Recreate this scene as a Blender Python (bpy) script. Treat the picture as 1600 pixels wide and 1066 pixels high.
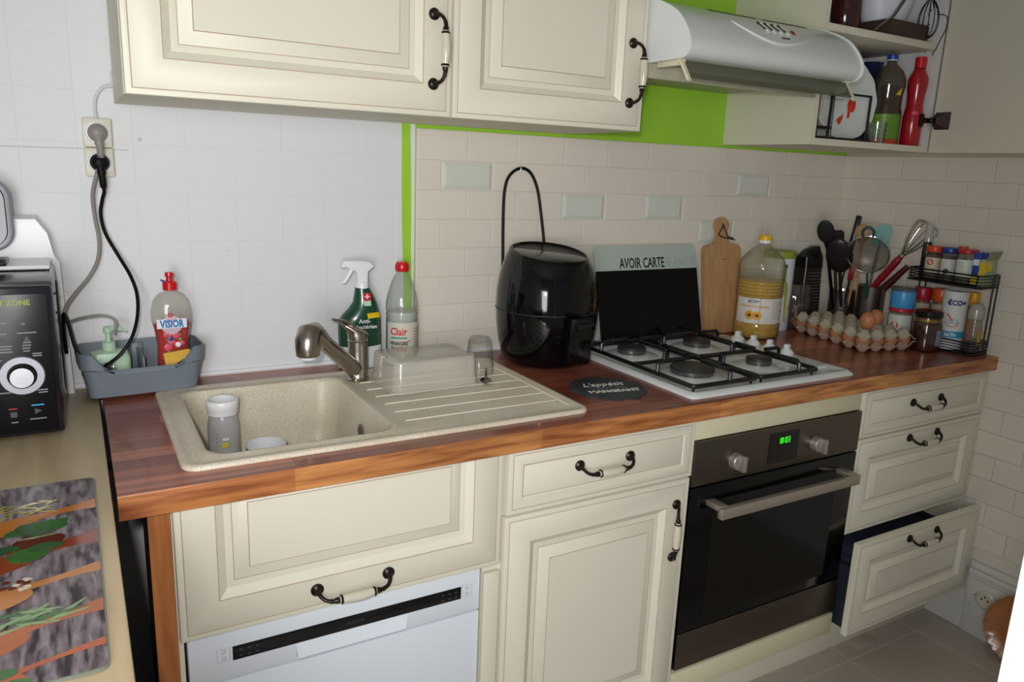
import bpy, bmesh, math, random
from mathutils import Vector, Matrix, Euler
random.seed(7)
for o in list(bpy.data.objects): bpy.data.objects.remove(o, do_unlink=True)
scene = bpy.context.scene
COL = scene.collection
PI = math.pi

# ---------------------------------------------------------------- camera, world, light, exposure
cam_data = bpy.data.cameras.new('camera')
cam_data.sensor_width = 36.0
cam_data.lens = 1183.0 / 1600 * 36.0
cam_data.clip_start = 0.02
cam = bpy.data.objects.new('camera', cam_data)
COL.objects.link(cam)
YAW, PITCH, ROLL = 0.527365, -0.224659, 0.040070
fw = Vector((math.sin(YAW) * math.cos(PITCH), math.cos(YAW) * math.cos(PITCH), math.sin(PITCH)))
rt = Vector((math.cos(YAW), -math.sin(YAW), 0))
up = rt.cross(fw)
r2 = rt * math.cos(ROLL) + up * math.sin(ROLL)
u2 = up * math.cos(ROLL) - rt * math.sin(ROLL)
cam.matrix_world = Matrix(((r2.x, u2.x, -fw.x, -0.10243), (r2.y, u2.y, -fw.y, -1.82209), (r2.z, u2.z, -fw.z, 1.40028), (0, 0, 0, 1)))
scene.camera = cam

world = bpy.data.worlds.new('world'); scene.world = world
world.use_nodes = True
bg = world.node_tree.nodes['Background']
bg.inputs[0].default_value = (0.90, 0.93, 1.0, 1)
bg.inputs[1].default_value = 0.16

def lamp(name, kind, loc, energy, color, size=0.1, size_y=None, target=None):
    d = bpy.data.lights.new(name, kind); d.energy = energy; d.color = color
    if kind == 'AREA':
        d.shape = 'RECTANGLE' if size_y else 'SQUARE'; d.size = size
        if size_y: d.size_y = size_y
    elif kind in ('POINT', 'SPOT'):
        d.shadow_soft_size = size
    o = bpy.data.objects.new(name, d); COL.objects.link(o); o.location = loc
    if target is not None:
        o.rotation_euler = (Vector(target) - Vector(loc)).to_track_quat('-Z', 'Y').to_euler()
    return o
# the photographer's flash, a little above and left of the lens
flash = lamp('flash_lamp', 'SPOT', (-0.17, -1.86, 1.47), 38.0, (1.0, 0.965, 0.93), 0.022, target=(0.48, -0.35, 1.02))
flash.data.spot_size = math.radians(112); flash.data.spot_blend = 1.0
# daylight from a window behind the photographer, on the left
lamp('window_daylight', 'AREA', (-0.60, -2.15, 1.22), 30.0, (0.96, 0.975, 1.0), 0.8, 1.0, target=(0.9, -0.3, 0.95))
scene.view_settings.view_transform = 'Standard'
scene.view_settings.look = 'None'
scene.view_settings.gamma = 1
scene.view_settings.use_curve_mapping = False
scene.view_settings.exposure = 0.16

# ---------------------------------------------------------------- materials
def lin(h):
    if not isinstance(h, str): return tuple(h)
    h = h.lstrip('#'); r = []
    for i in (0, 2, 4):
        v = int(h[i:i + 2], 16) / 255
        r.append(v / 12.92 if v <= 0.04045 else ((v + 0.055) / 1.055) ** 2.4)
    return tuple(r)
MATS = {}
def _new(name):
    m = bpy.data.materials.new(name); m.use_nodes = True
    nt = m.node_tree; b = nt.nodes['Principled BSDF']
    return m, nt, b
def mat(name, color, rough=0.5, metal=0.0, var=0.06, scale=8.0, bump=0.0, bscale=60.0, coat=0.0, spec=0.5, emit=None, estr=0, stretch=None, obj_random=0.0):
    if name in MATS: return MATS[name]
    m, nt, b = _new(name); N = nt.nodes; L = nt.links
    col = lin(color)
    b.inputs['Roughness'].default_value = rough
    b.inputs['Metallic'].default_value = metal
    b.inputs['Specular IOR Level'].default_value = spec
    b.inputs['Coat Weight'].default_value = coat
    b.inputs['Coat Roughness'].default_value = 0.08
    tc = N.new('ShaderNodeTexCoord'); src = tc.outputs['Object']
    if stretch:
        mp = N.new('ShaderNodeMapping'); mp.inputs['Scale'].default_value = stretch
        L.new(src, mp.inputs[0]); src = mp.outputs[0]
    if var > 0 or obj_random > 0:
        nz = N.new('ShaderNodeTexNoise'); nz.inputs['Scale'].default_value = scale
        nz.inputs['Detail'].default_value = 4
        L.new(src, nz.inputs['Vector'])
        mx = N.new('ShaderNodeMix'); mx.data_type = 'RGBA'
        mx.inputs[6].default_value = tuple(max(0, c * (1 - var)) for c in col) + (1,)
        mx.inputs[7].default_value = tuple(min(1, c * (1 + var)) for c in col) + (1,)
        L.new(nz.outputs[0], mx.inputs[0]); out = mx.outputs[2]
        if obj_random > 0:
            oi = N.new('ShaderNodeObjectInfo'); hs = N.new('ShaderNodeHueSaturation')
            mr = N.new('ShaderNodeMapRange'); mr.inputs[3].default_value = 1 - obj_random; mr.inputs[4].default_value = 1 + obj_random * 0.6
            L.new(oi.outputs['Random'], mr.inputs[0]); L.new(mr.outputs[0], hs.inputs['Value'])
            L.new(out, hs.inputs['Color']); out = hs.outputs[0]
        L.new(out, b.inputs['Base Color'])
    else:
        b.inputs['Base Color'].default_value = col + (1,)
    if bump > 0:
        n2 = N.new('ShaderNodeTexNoise'); n2.inputs['Scale'].default_value = bscale; n2.inputs['Detail'].default_value = 3
        L.new(src, n2.inputs['Vector'])
        bp = N.new('ShaderNodeBump'); bp.inputs['Strength'].default_value = bump; bp.inputs['Distance'].default_value = 0.002
        L.new(n2.outputs[0], bp.inputs['Height']); L.new(bp.outputs[0], b.inputs['Normal'])
    if emit:
        b.inputs['Emission Color'].default_value = lin(emit) + (1,); b.inputs['Emission Strength'].default_value = estr
    MATS[name] = m; return m
def clear(name, color, alpha=0.25, rough=0.06, body='#ffffff', fres=1.45, edge=0.45):
    """thin clear plastic or glass: tinted see-through mixed with a pale body and a gloss"""
    if name in MATS: return MATS[name]
    m, nt, b = _new(name); N = nt.nodes; L = nt.links
    out = N['Material Output']
    tr = N.new('ShaderNodeBsdfTransparent'); tr.inputs[0].default_value = lin(color) + (1,)
    gl = N.new('ShaderNodeBsdfGlossy'); gl.inputs['Roughness'].default_value = rough
    b.inputs['Base Color'].default_value = lin(body) + (1,); b.inputs['Roughness'].default_value = max(rough, 0.1)
    m1 = N.new('ShaderNodeMixShader'); m1.inputs[0].default_value = alpha
    L.new(tr.outputs[0], m1.inputs[1]); L.new(b.outputs[0], m1.inputs[2])
    lw = N.new('ShaderNodeLayerWeight'); lw.inputs[0].default_value = 0.5
    pw = N.new('ShaderNodeMath'); pw.operation = 'POWER'; pw.inputs[1].default_value = 4.0; L.new(lw.outputs['Facing'], pw.inputs[0])
    ma = N.new('ShaderNodeMath'); ma.operation = 'MULTIPLY_ADD'; ma.inputs[1].default_value = 0.45; ma.inputs[2].default_value = 0.05 * (fres - 0.45); L.new(pw.outputs[0], ma.inputs[0])
    # seen edge-on, a clear wall is thicker and darker
    pe_ = N.new('ShaderNodeMath'); pe_.operation = 'POWER'; pe_.inputs[1].default_value = 2.5; L.new(lw.outputs['Facing'], pe_.inputs[0])
    me_ = N.new('ShaderNodeMix'); me_.data_type = 'RGBA'; L.new(pe_.outputs[0], me_.inputs[0])
    me_.inputs[6].default_value = lin(color) + (1,); me_.inputs[7].default_value = tuple(c * (1 - edge) for c in lin(color)) + (1,)
    L.new(me_.outputs[2], tr.inputs[0])
    m2 = N.new('ShaderNodeMixShader'); L.new(ma.outputs[0], m2.inputs[0])
    L.new(m1.outputs[0], m2.inputs[1]); L.new(gl.outputs[0], m2.inputs[2])
    L.new(m2.outputs[0], out.inputs[0])
    MATS[name] = m; return m
def wood(name, c1, c2, c3, bw=0.48, rh=0.045, off=0.051, rough=0.35, gs=(3, 55, 55), axis='x', grain=0.5, coat=0.0, blot=0.0):
    """stave-glued wood: staves from a brick pattern, grain from stretched noise"""
    if name in MATS: return MATS[name]
    m, nt, b = _new(name); N = nt.nodes; L = nt.links
    tc = N.new('ShaderNodeTexCoord'); mp = N.new('ShaderNodeMapping')
    if axis == 'y': mp.inputs['Rotation'].default_value = (0, 0, PI / 2)
    if axis == 'z': mp.inputs['Rotation'].default_value = (0, PI / 2, 0)
    L.new(tc.outputs['Object'], mp.inputs[0])
    m0 = N.new('ShaderNodeMapping'); m0.inputs['Location'].default_value = (-off, 0, 0); L.new(mp.outputs[0], m0.inputs[0])
    br = N.new('ShaderNodeTexBrick'); br.offset = 0.37; br.offset_frequency = 2; br.squash = 1
    br.inputs['Scale'].default_value = 1; br.inputs['Mortar Size'].default_value = 0.0004 if rh < 0.2 else 0
    br.inputs['Brick Width'].default_value = bw; br.inputs['Row Height'].default_value = rh
    br.inputs['Color1'].default_value = lin(c1) + (1,); br.inputs['Color2'].default_value = lin(c2) + (1,)
    br.inputs['Mortar'].default_value = lin(c3) + (1,)
    L.new(m0.outputs[0], br.inputs['Vector'])
    m2 = N.new('ShaderNodeMapping'); m2.inputs['Scale'].default_value = gs; L.new(mp.outputs[0], m2.inputs[0])
    nz = N.new('ShaderNodeTexNoise'); nz.inputs['Scale'].default_value = 1; nz.inputs['Detail'].default_value = 6; nz.inputs['Distortion'].default_value = 0.6
    L.new(m2.outputs[0], nz.inputs['Vector'])
    cr = N.new('ShaderNodeValToRGB'); cr.color_ramp.elements[0].position = 0.35; cr.color_ramp.elements[1].position = 0.68
    L.new(nz.outputs[0], cr.inputs[0])
    mu = N.new('ShaderNodeMath'); mu.operation = 'MULTIPLY'; mu.inputs[1].default_value = grain; L.new(cr.outputs[0], mu.inputs[0])
    mx = N.new('ShaderNodeMix'); mx.data_type = 'RGBA'; L.new(mu.outputs[0], mx.inputs[0])
    L.new(br.outputs[0], mx.inputs[6]); mx.inputs[7].default_value = lin(c3) + (1,)
    out = mx.outputs[2]
    if blot:
        nb = N.new('ShaderNodeTexNoise'); nb.inputs['Scale'].default_value = 2.2; nb.inputs['Detail'].default_value = 2
        L.new(mp.outputs[0], nb.inputs['Vector'])
        hs = N.new('ShaderNodeHueSaturation'); mr = N.new('ShaderNodeMapRange'); mr.inputs[1].default_value = .3; mr.inputs[2].default_value = .7
        mr.inputs[3].default_value = 1 - blot; mr.inputs[4].default_value = 1 + blot
        L.new(nb.outputs[0], mr.inputs[0]); L.new(mr.outputs[0], hs.inputs['Value']); L.new(out, hs.inputs['Color']); out = hs.outputs[0]
    L.new(out, b.inputs['Base Color'])
    b.inputs['Roughness'].default_value = rough; b.inputs['Coat Weight'].default_value = coat
    MATS[name] = m; return m

CREAM = mat('cream_lacquer', '#dedac7', 0.42, var=0.03, scale=3)
CREAMF = mat('cream_flat', '#dad5c2', 0.55, var=0.04, scale=3)
GLAZE = mat('glaze_line', '#b8a28f', 0.6, var=0.15, scale=30)
BRONZE = mat('bronze', '#2f2622', 0.34, 0.7, var=0.3, scale=60)
PORC = mat('porcelain', '#cfcbb6', 0.2, var=0.10, scale=140, coat=0.5)
WHITE = mat('white_plastic', '#e6e8ea', 0.35, var=0.02)
WHITEP = mat('white_wall_paint', '#dcdee0', 0.55, var=0.025, scale=5, bump=0.3, bscale=30, spec=0.3)
TILEP = mat('painted_tile', '#ded7ca', 0.5, var=0.035, scale=9, bump=0.3, bscale=40, obj_random=0.02, spec=0.35)
TILEG = mat('glazed_tile', '#d3d6cb', 0.14, var=0.03, scale=9, coat=0.4)
TILER = mat('painted_tile_right', '#d9d2c3', 0.5, var=0.05, scale=7, bump=0.5, bscale=35, obj_random=0.03)
GREEN = mat('green_paint', '#9bd038', 0.5, var=0.06, scale=4, bump=0.2, bscale=40)
STEEL = mat('brushed_steel', '#b8b2a8', 0.3, 1.0, var=0.08, scale=20, stretch=(1, 1, 60))
STEELD = mat('dark_steel', '#8b847b', 0.34, 1.0, var=0.10, scale=4, stretch=(1, 1, 12))
NICKEL = mat('satin_nickel', '#a79f95', 0.27, 1.0, var=0.06, scale=30, stretch=(1, 1, 20))
CHROME = mat('chrome', '#d8d8d8', 0.12, 1.0, var=0)
BLACK = mat('black_plastic', '#0c0c0d', 0.3, var=0.1)
BLACKG = mat('black_gloss', '#050506', 0.08, var=0, spec=0.45)
BLACKM = mat('black_matt', '#141414', 0.6, var=0.2, scale=30)
ENAMEL = mat('white_enamel', '#dfe3e2', 0.16, var=0.03, scale=5, coat=0.4)
IRON = mat('black_iron', '#08080a', 0.38, var=0.2, scale=90)
DARK = mat('dark_interior', '#1b1c22', 0.7, var=0.2)
RED = mat('red_plastic', '#c8101c', 0.3, var=0.05)
def granite():
    m, nt, b = _new('stone_resin'); N = nt.nodes; L = nt.links
    tc = N.new('ShaderNodeTexCoord')
    v = N.new('ShaderNodeTexNoise'); v.inputs['Scale'].default_value = 520; v.inputs['Detail'].default_value = 2
    L.new(tc.outputs['Object'], v.inputs['Vector'])
    cr = N.new('ShaderNodeValToRGB'); e = cr.color_ramp.elements
    e[0].position = 0.34; e[0].color = lin('#bfb4a0') + (1,); e[1].position = 0.62; e[1].color = lin('#e0d8c8') + (1,)
    e2 = cr.color_ramp.elements.new(0.48); e2.color = lin('#d2c9b8') + (1,)
    L.new(v.outputs[0], cr.inputs[0])
    n = N.new('ShaderNodeTexNoise'); n.inputs['Scale'].default_value = 7; n.inputs['Detail'].default_value = 5; L.new(tc.outputs['Object'], n.inputs['Vector'])
    mx = N.new('ShaderNodeMix'); mx.data_type = 'RGBA'; mx.blend_type = 'MULTIPLY'; mx.inputs[0].default_value = 0.35
    c2 = N.new('ShaderNodeValToRGB'); c2.color_ramp.elements[0].color = lin('#cfc29c') + (1,); c2.color_ramp.elements[0].position = 0.3; c2.color_ramp.elements[1].position = 0.62
    L.new(n.outputs[0], c2.inputs[0]); L.new(cr.outputs[0], mx.inputs[6]); L.new(c2.outputs[0], mx.inputs[7])
    L.new(mx.outputs[2], b.inputs['Base Color']); b.inputs['Roughness'].default_value = 0.42
    MATS['stone'] = m; return m
STONE = granite()
TOPWOOD = wood('butcher_block_top', '#b87258', '#783c2d', '#55241b', bw=0.48, rh=0.0455, rough=0.28, gs=(1.8, 75, 75), grain=0.55, coat=0.15, blot=0.10)
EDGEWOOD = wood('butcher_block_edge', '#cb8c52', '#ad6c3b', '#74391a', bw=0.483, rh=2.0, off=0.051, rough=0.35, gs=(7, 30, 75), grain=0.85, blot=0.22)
PANELWOOD = wood('end_panel_edge', '#b8753f', '#b8753f', '#84431f', bw=3, rh=3, rough=0.4, gs=(4, 40, 40), axis='z', grain=0.7)
DARKWOOD = wood('end_panel_face', '#4a3430', '#4a3430', '#33211f', bw=3, rh=3, rough=0.5, gs=(4, 60, 60), axis='z')
OAK = wood('pale_oak_laminate', '#c4b290', '#c4b290', '#9b8662', bw=4, rh=4, rough=0.42, gs=(3.2, 26, 26), axis='y', grain=0.55, blot=0.08)
BOARDW = wood('beech_board', '#bd9468', '#bd9468', '#9a7148', bw=3, rh=3, rough=0.5, gs=(3, 50, 50), axis='z', grain=0.6)

# ---------------------------------------------------------------- mesh helpers
class B:
    def __init__(s): s.v = []; s.f = []; s.m = []; s.M = Matrix.Identity(4)
    def add(s, vs, fs, mat=0, M=None):
        n = len(s.v); T = s.M if M is None else s.M @ M
        s.v += [tuple(T @ Vector(p)) for p in vs]
        for i, f in enumerate(fs):
            s.f.append(tuple(n + k for k in f)); s.m.append(mat[i] if isinstance(mat, (list, tuple)) else mat)
        return s
    def box(s, x0, x1, y0, y1, z0, z1, mat=0, bev=0.0, seg=2, M=None):
        if bev <= 0:
            vs = [(x, y, z) for z in (z0, z1) for y in (y0, y1) for x in (x0, x1)]
            return s.add(vs, [(0, 2, 3, 1), (4, 5, 7, 6), (0, 1, 5, 4), (2, 6, 7, 3), (0, 4, 6, 2), (1, 3, 7, 5)], mat, M)
        bm = bmesh.new(); bmesh.ops.create_cube(bm, size=1)
        for v in bm.verts: v.co = Vector(((x0 + x1) / 2 + v.co.x * (x1 - x0), (y0 + y1) / 2 + v.co.y * (y1 - y0), (z0 + z1) / 2 + v.co.z * (z1 - z0)))
        bmesh.ops.bevel(bm, geom=list(bm.edges), offset=bev, segments=seg, profile=0.5, affect='EDGES')
        bm.verts.index_update()
        s.add([v.co[:] for v in bm.verts], [[v.index for v in f.verts] for f in bm.faces], mat, M); bm.free(); return s
    def loft(s, loops, mat=0, cap0=True, cap1=True, closed=True, M=None, capmat=None):
        n = len(loops[0]); vs = [p for l in loops for p in l]; fs = []; ms = []
        for i in range(len(loops) - 1):
            for j in range(n if closed else n - 1):
                a = i * n + j; b = i * n + (j + 1) % n
                fs.append((a, b, b + n, a + n)); ms.append(mat[i] if isinstance(mat, (list, tuple)) else mat)
        if cap0: fs.append(tuple(range(n))[::-1]); ms.append(ms[0] if capmat is None else capmat)
        if cap1: fs.append(tuple(range((len(loops) - 1) * n, len(loops) * n))); ms.append(ms[-2] if capmat is None else capmat)
        return s.add(vs, fs, ms, M)
    def lathe(s, prof, n=28, mat=0, cx=0, cy=0, sx=1, sy=1, cap0=True, cap1=True, M=None, sq=None, capmat=None):
        loops = []
        for r, z in prof:
            l = []
            for k in range(n):
                a = 2 * PI * k / n; c, d = math.cos(a), math.sin(a)
                if sq:
                    q = (abs(c) ** sq + abs(d) ** sq) ** (-1 / sq); c *= q; d *= q
                l.append((cx + r * c * sx, cy + r * d * sy, z))
            loops.append(l)
        return s.loft(loops, mat, cap0, cap1, True, M, capmat)
    def tube(s, pts, r, n=8, mat=0, closed=False, smooth=0, M=None, flat=1.0):
        P = [Vector(p) for p in pts]
        if smooth: P = spline(P, smooth, closed)
        k = len(P)
        R = [r] * k if not isinstance(r, (list, tuple)) else [r[min(len(r) - 1, int(round(i * (len(r) - 1) / max(1, k - 1))))] if smooth else r[i] for i in range(k)]
        loops = []; prev = None
        for i in range(k):
            a = P[(i - 1) % k] if (i > 0 or closed) else P[i]; b = P[(i + 1) % k] if (i < k - 1 or closed) else P[i]
            t = (b - a).normalized()
            if prev is None:
                u = t.orthogonal().normalized()
                if abs(t.z) < 0.9: u = t.cross(Vector((0, 0, 1))).normalized()
            else:
                u = (prev - t * prev.dot(t))
                u = u.normalized() if u.length > 1e-6 else t.orthogonal().normalized()
            prev = u; w = t.cross(u)
            loops.append([tuple(P[i] + R[i] * (math.cos(2 * PI * j / n) * u + flat * math.sin(2 * PI * j / n) * w)) for j in range(n)])
        if closed: loops.append(loops[0])
        return s.loft(loops, mat, not closed, not closed, True, M)
    def prism(s, poly, z0, z1, mat=0, M=None, bev=0):
        l0 = [(x, y, z0) for x, y in poly]; l1 = [(x, y, z1) for x, y in poly]
        return s.loft([l0, l1], mat, M=M)
    def sphere(s, c, r, n=16, m=10, mat=0, sx=1, sy=1, sz=1, M=None):
        prof = [(r * math.sin(PI * (i + 0.02) / (m + 0.04)), -r * sz * math.cos(PI * (i + 0.02) / (m + 0.04))) for i in range(m + 1)]
        return s.lathe([(a, b + c[2]) for a, b in prof], n, mat, c[0], c[1], sx, sy, M=M)
    def ring(s, c, R, r, axis='z', n=28, k=8, mat=0, M=None):
        pts = []
        for i in range(n):
            a = 2 * PI * i / n; p = (R * math.cos(a), R * math.sin(a))
            pts.append({'z': (c[0] + p[0], c[1] + p[1], c[2]), 'y': (c[0] + p[0], c[1], c[2] + p[1]), 'x': (c[0], c[1] + p[0], c[2] + p[1])}[axis])
        return s.tube(pts, r, k, mat, True, M=M)
    def mesh(s, name, mats, shift=(0, 0, 0), smooth=35):
        me = bpy.data.meshes.new(name)
        sh = Vector(shift)
        me.from_pydata([tuple(Vector(p) - sh) for p in s.v], [], s.f)
        for m in (mats if isinstance(mats, (list, tuple)) else [mats]): me.materials.append(m)
        me.polygons.foreach_set('material_index', s.m)
        bm = bmesh.new(); bm.from_mesh(me); bmesh.ops.recalc_face_normals(bm, faces=bm.faces); bm.to_mesh(me); bm.free()
        me.polygons.foreach_set('use_smooth', [True] * len(me.polygons))
        me.set_sharp_from_angle(angle=math.radians(smooth))
        me.update(); return me
def spline(P, k, closed=False):
    out = []; n = len(P)
    for i in range(n if closed else n - 1):
        p0 = P[(i - 1) % n] if (closed or i > 0) else P[i]; p1 = P[i]; p2 = P[(i + 1) % n]
        p3 = P[(i + 2) % n] if (closed or i < n - 2) else p2
        for j in range(k):
            t = j / k
            out.append(0.5 * ((2 * p1) + (p2 - p0) * t + (2 * p0 - 5 * p1 + 4 * p2 - p3) * t * t + (3 * p1 - p0 - 3 * p2 + p3) * t ** 3))
    if not closed: out.append(P[-1])
    return out
def rrect(x0, x1, y0, y1, r, k=5):
    pts = []
    for cx, cy, a0 in ((x1 - r, y1 - r, 0), (x0 + r, y1 - r, 90), (x0 + r, y0 + r, 180), (x1 - r, y0 + r, 270)):
        for i in range(k + 1):
            a = math.radians(a0 + 90 * i / k); pts.append((cx + r * math.cos(a), cy + r * math.sin(a)))
    return pts
def thing(name, label, cat, loc=(0, 0, 0), rz=0.0, group=None):
    o = bpy.data.objects.new(name, None); COL.objects.link(o); o.location = loc; o.rotation_euler = (0, 0, rz)
    o.empty_display_size = 0.03
    o['label'] = label; o['category'] = cat
    if group: o['group'] = group
    return o
def root_of(o):
    while o.parent: o = o.parent
    return o
def part(b, name, mats, parent, world=False, label=None, smooth=35, kind=None):
    """one mesh object; world=True: the builder holds world coordinates of an unrotated thing"""
    sh = root_of(parent).location if world else (0, 0, 0)
    me = b if isinstance(b, bpy.types.Mesh) else b.mesh(name, mats, sh, smooth)
    o = bpy.data.objects.new(name, me); COL.objects.link(o); o.parent = parent
    if label: o['label'] = label
    if kind: o['kind'] = kind
    return o
def single(b, name, mats, label, cat, group=None, loc=(0, 0, 0), rz=0, shift=None, smooth=35):
    me = b if isinstance(b, bpy.types.Mesh) else b.mesh(name, mats, shift or (0, 0, 0), smooth)
    o = bpy.data.objects.new(name, me); COL.objects.link(o); o.location = shift or loc; o.rotation_euler = (0, 0, rz)
    o['label'] = label; o['category'] = cat
    if group: o['group'] = group
    return o
def struct(b, name, mats, smooth=35):
    o = bpy.data.objects.new(name, b.mesh(name, mats, smooth=smooth)); COL.objects.link(o); o['kind'] = 'structure'; return o
def text_b(body, size, extrude=0.0003, align='CENTER', bold=0.0, sx=1.0, shear=0.0):
    """lettering as a B builder in the XY plane"""
    c = bpy.data.curves.new('t', 'FONT'); c.body = body; c.size = size; c.align_x = align; c.extrude = extrude
    c.resolution_u = 2; c.offset = bold; c.shear = shear
    o = bpy.data.objects.new('t', c); COL.objects.link(o)
    bpy.context.view_layer.update()
    dg = bpy.context.evaluated_depsgraph_get()
    me = bpy.data.meshes.new_from_object(o.evaluated_get(dg))
    b = B(); b.add([(v.co.x * sx, v.co.y, v.co.z) for v in me.vertices], [tuple(p.vertices) for p in me.polygons])
    bpy.data.objects.remove(o, do_unlink=True); bpy.data.curves.remove(c); bpy.data.meshes.remove(me)
    return b
def wrap(b, r, z, a0, lift=0.0006, sx=1.0, sy=1.0):
    """wrap flat lettering (x right, y up) round a vertical cylinder of radius r, centred on angle a0"""
    nb = B()
    nb.f = list(b.f); nb.m = list(b.m)
    nb.v = [((r + lift + p[2]) * math.cos(a0 + p[0] / r) * sx, (r + lift + p[2]) * math.sin(a0 + p[0] / r) * sy, z + p[1]) for p in b.v]
    return nb
def sheet_arc(r, z0, z1, a0, a1, mat=0, n=14, th=0.0005, sx=1, sy=1):
    """a curved label on a cylinder"""
    b = B(); loops = []
    for i in range(n + 1):
        a = a0 + (a1 - a0) * i / n; c, s_ = math.cos(a), math.sin(a)
        loops.append([((r + th) * c * sx, (r + th) * s_ * sy, z0), ((r + th) * c * sx, (r + th) * s_ * sy, z1), (r * 0.995 * c * sx, r * 0.995 * s_ * sy, z1), (r * 0.995 * c * sx, r * 0.995 * s_ * sy, z0)])
    return b.loft(loops, mat)
def merge(*bs):
    """join builders; each may be (builder, material index)"""
    o = B()
    for it in bs:
        b, m = it if isinstance(it, tuple) else (it, None)
        n = len(o.v); o.v += b.v; o.f += [tuple(n + k for k in f) for f in b.f]; o.m += b.m if m is None else [m] * len(b.m)
    return o
def xf(b, M):
    b.v = [tuple(M @ Vector(p)) for p in b.v]; return b
FRONT = Matrix.Rotation(PI / 2, 4, 'X')      # XY lettering -> standing, reading from -Y
T = Matrix.Translation
def dup(o, loc=None, rz=None, label=None, parent=None):
    c = o.copy(); COL.objects.link(c)
    if parent is not None: c.parent = parent
    if loc is not None: c.location = loc
    if rz is not None: c.rotation_euler = (0, 0, rz)
    if label: c['label'] = label
    for ch in list(o.children): dup(ch, parent=c)
    return c

# ---------------------------------------------------------------- room
XR = 2.30; HT = 0.90
wb = struct(B().box(-0.80, XR + 0.1, 0.012, 0.14, 0, 2.5).box(0.657, XR + 0.1, 0.0, 0.012, 0, 2.5).box(0.612, 0.657, 0.0, 0.012, 1.497, 2.5), 'wall_back', GREEN)
def tile_mesh(w, h, th, bev, slope, m, name='tile'):
    """tile facing -Y, lower left corner at the origin"""
    b = B()
    a = [(0, 0, 0), (w, 0, 0), (w, 0, h), (0, 0, h)]
    c = [(0, -th + slope, 0), (w, -th + slope, 0), (w, -th + slope, h), (0, -th + slope, h)]
    d = [(bev, -th, bev), (w - bev, -th, bev), (w - bev, -th, h - bev), (bev, -th, h - bev)]
    b.loft([a, c, d], 0); return b.mesh(name, m, smooth=10)
TW, TH = 0.15, 0.075
TOPZ = 1.488
specials = {(1, 1), (2, 3), (2, 5), (1, 8), (3, 7)}   # glazed bevelled tiles left unpainted
tm = {}
def wtile(parent, w, h, th, bev, slope, m, loc, rz=0):
    key = (round(w, 4), round(h, 4), m.name)
    if key not in tm: tm[key] = tile_mesh(w, h, th, bev, slope, m)
    o = bpy.data.objects.new('tile', tm[key]); COL.objects.link(o); o.parent = parent; o.location = loc; o.rotation_euler = (0, 0, rz)
J = 0.0010
row = 0; z = TOPZ
# grey jointing bed behind the tiles
GROUT = mat('painted_grout', '#d2cbbd', 0.6, var=0.06)
GROUTW = mat('painted_grout_white', '#d6d8da', 0.6, var=0.04)
o = part(B().box(0.657, XR, -0.006, 0.0, 0.90, TOPZ).box(-0.70, 0.612, 0.006, 0.012, 0.0, 2.45, 1), 'render_coat', [GROUT, GROUTW], wb, smooth=20)
while z > 0.93:
    z0 = max(z - TH, 0.902)
    x = 0.658 - (0.008 if row % 2 == 0 else 0.083); i = 0
    while x < XR - 0.01:
        a = max(x, 0.658); c = min(x + TW, XR - 0.001)
        if c - a > 0.02:
            sp = (row, i) in specials
            jx = random.uniform(-0.0006, 0.0006); jz = random.uniform(-0.0006, 0.0006)
            th = 0.0078 + random.uniform(-0.0004, 0.0004)
            wtile(wb, c - a - J, z - z0 - J, 0.0095 if sp else 0.0078, 0.012 if sp else 0.0016, 0.0045 if sp else 0.0007, TILEG if sp else TILEP, (a + jx, -0.0005 + random.uniform(-0.0004, 0.0004), z0 + jz))
            i += 1
        x += TW
    z -= TH; row += 1
# square tiles under thick white paint, left part of the wall
for r in range(16):
    for c in range(9):
        x0 = -0.288 + c * 0.1025; z0 = 0.905 + r * 0.1025 - 0.0
        w = min(x0 + 0.1025, 0.611) - x0
        if w < 0.02: continue
        wtile(wb, w - 0.0005, 0.1025 - 0.0005, 0.0022, 0.0010, 0.0003, WHITEP, (x0, 0.008 + random.uniform(-0.0002, 0.0002), z0))
part(B().box(0.6095, 0.6575, 0.0042, 0.012, 0.88, 1.497), 'strip_bed', WHITEP, wb)
part(B().loft([[(0.6175 + 0.013 * (1 - u) + 0.0012 * math.sin(9 * u), y, 0.903 + 0.72 * u) for y in (0.0028, 0.005)] + [(0.642 + 0.011 * (1 - u) + 0.0008 * math.sin(13 * u), y, 0.903 + 0.72 * u) for y in (0.005, 0.0028)] for u in [i / 12 for i in range(13)]]), 'green_strip', GREEN, wb, label='bright green painted strip between the two tiled parts')
part(B().tube([(-0.3, 0.0, 0.904), (0.3, 0.0, 0.9035), (0.612, -0.001, 0.904)], 0.0065, 6).tube([(0.66, -0.012, 0.905), (1.4, -0.0115, 0.9045), (XR, -0.012, 0.905)], 0.0068, 6), 'sealant_bead', WHITE, wb)
part(B().tube([(-0.30, 0.0046, 1.403), (-0.18, 0.0046, 1.4035), (-0.10, 0.0046, 1.4045), (-0.03, 0.0046, 1.405), (0.01, 0.0046, 1.4052)], 0.0004, 5), 'wall_crack', mat('crack_grey', '#8d8f92', 0.8), wb)
part(B().sphere((0.032, 0.004, 1.428), 0.004, 10, 6).sphere((0.20, 0.004, 1.19), 0.002, 8, 5), 'filled_hole', GROUTW, wb)
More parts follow.
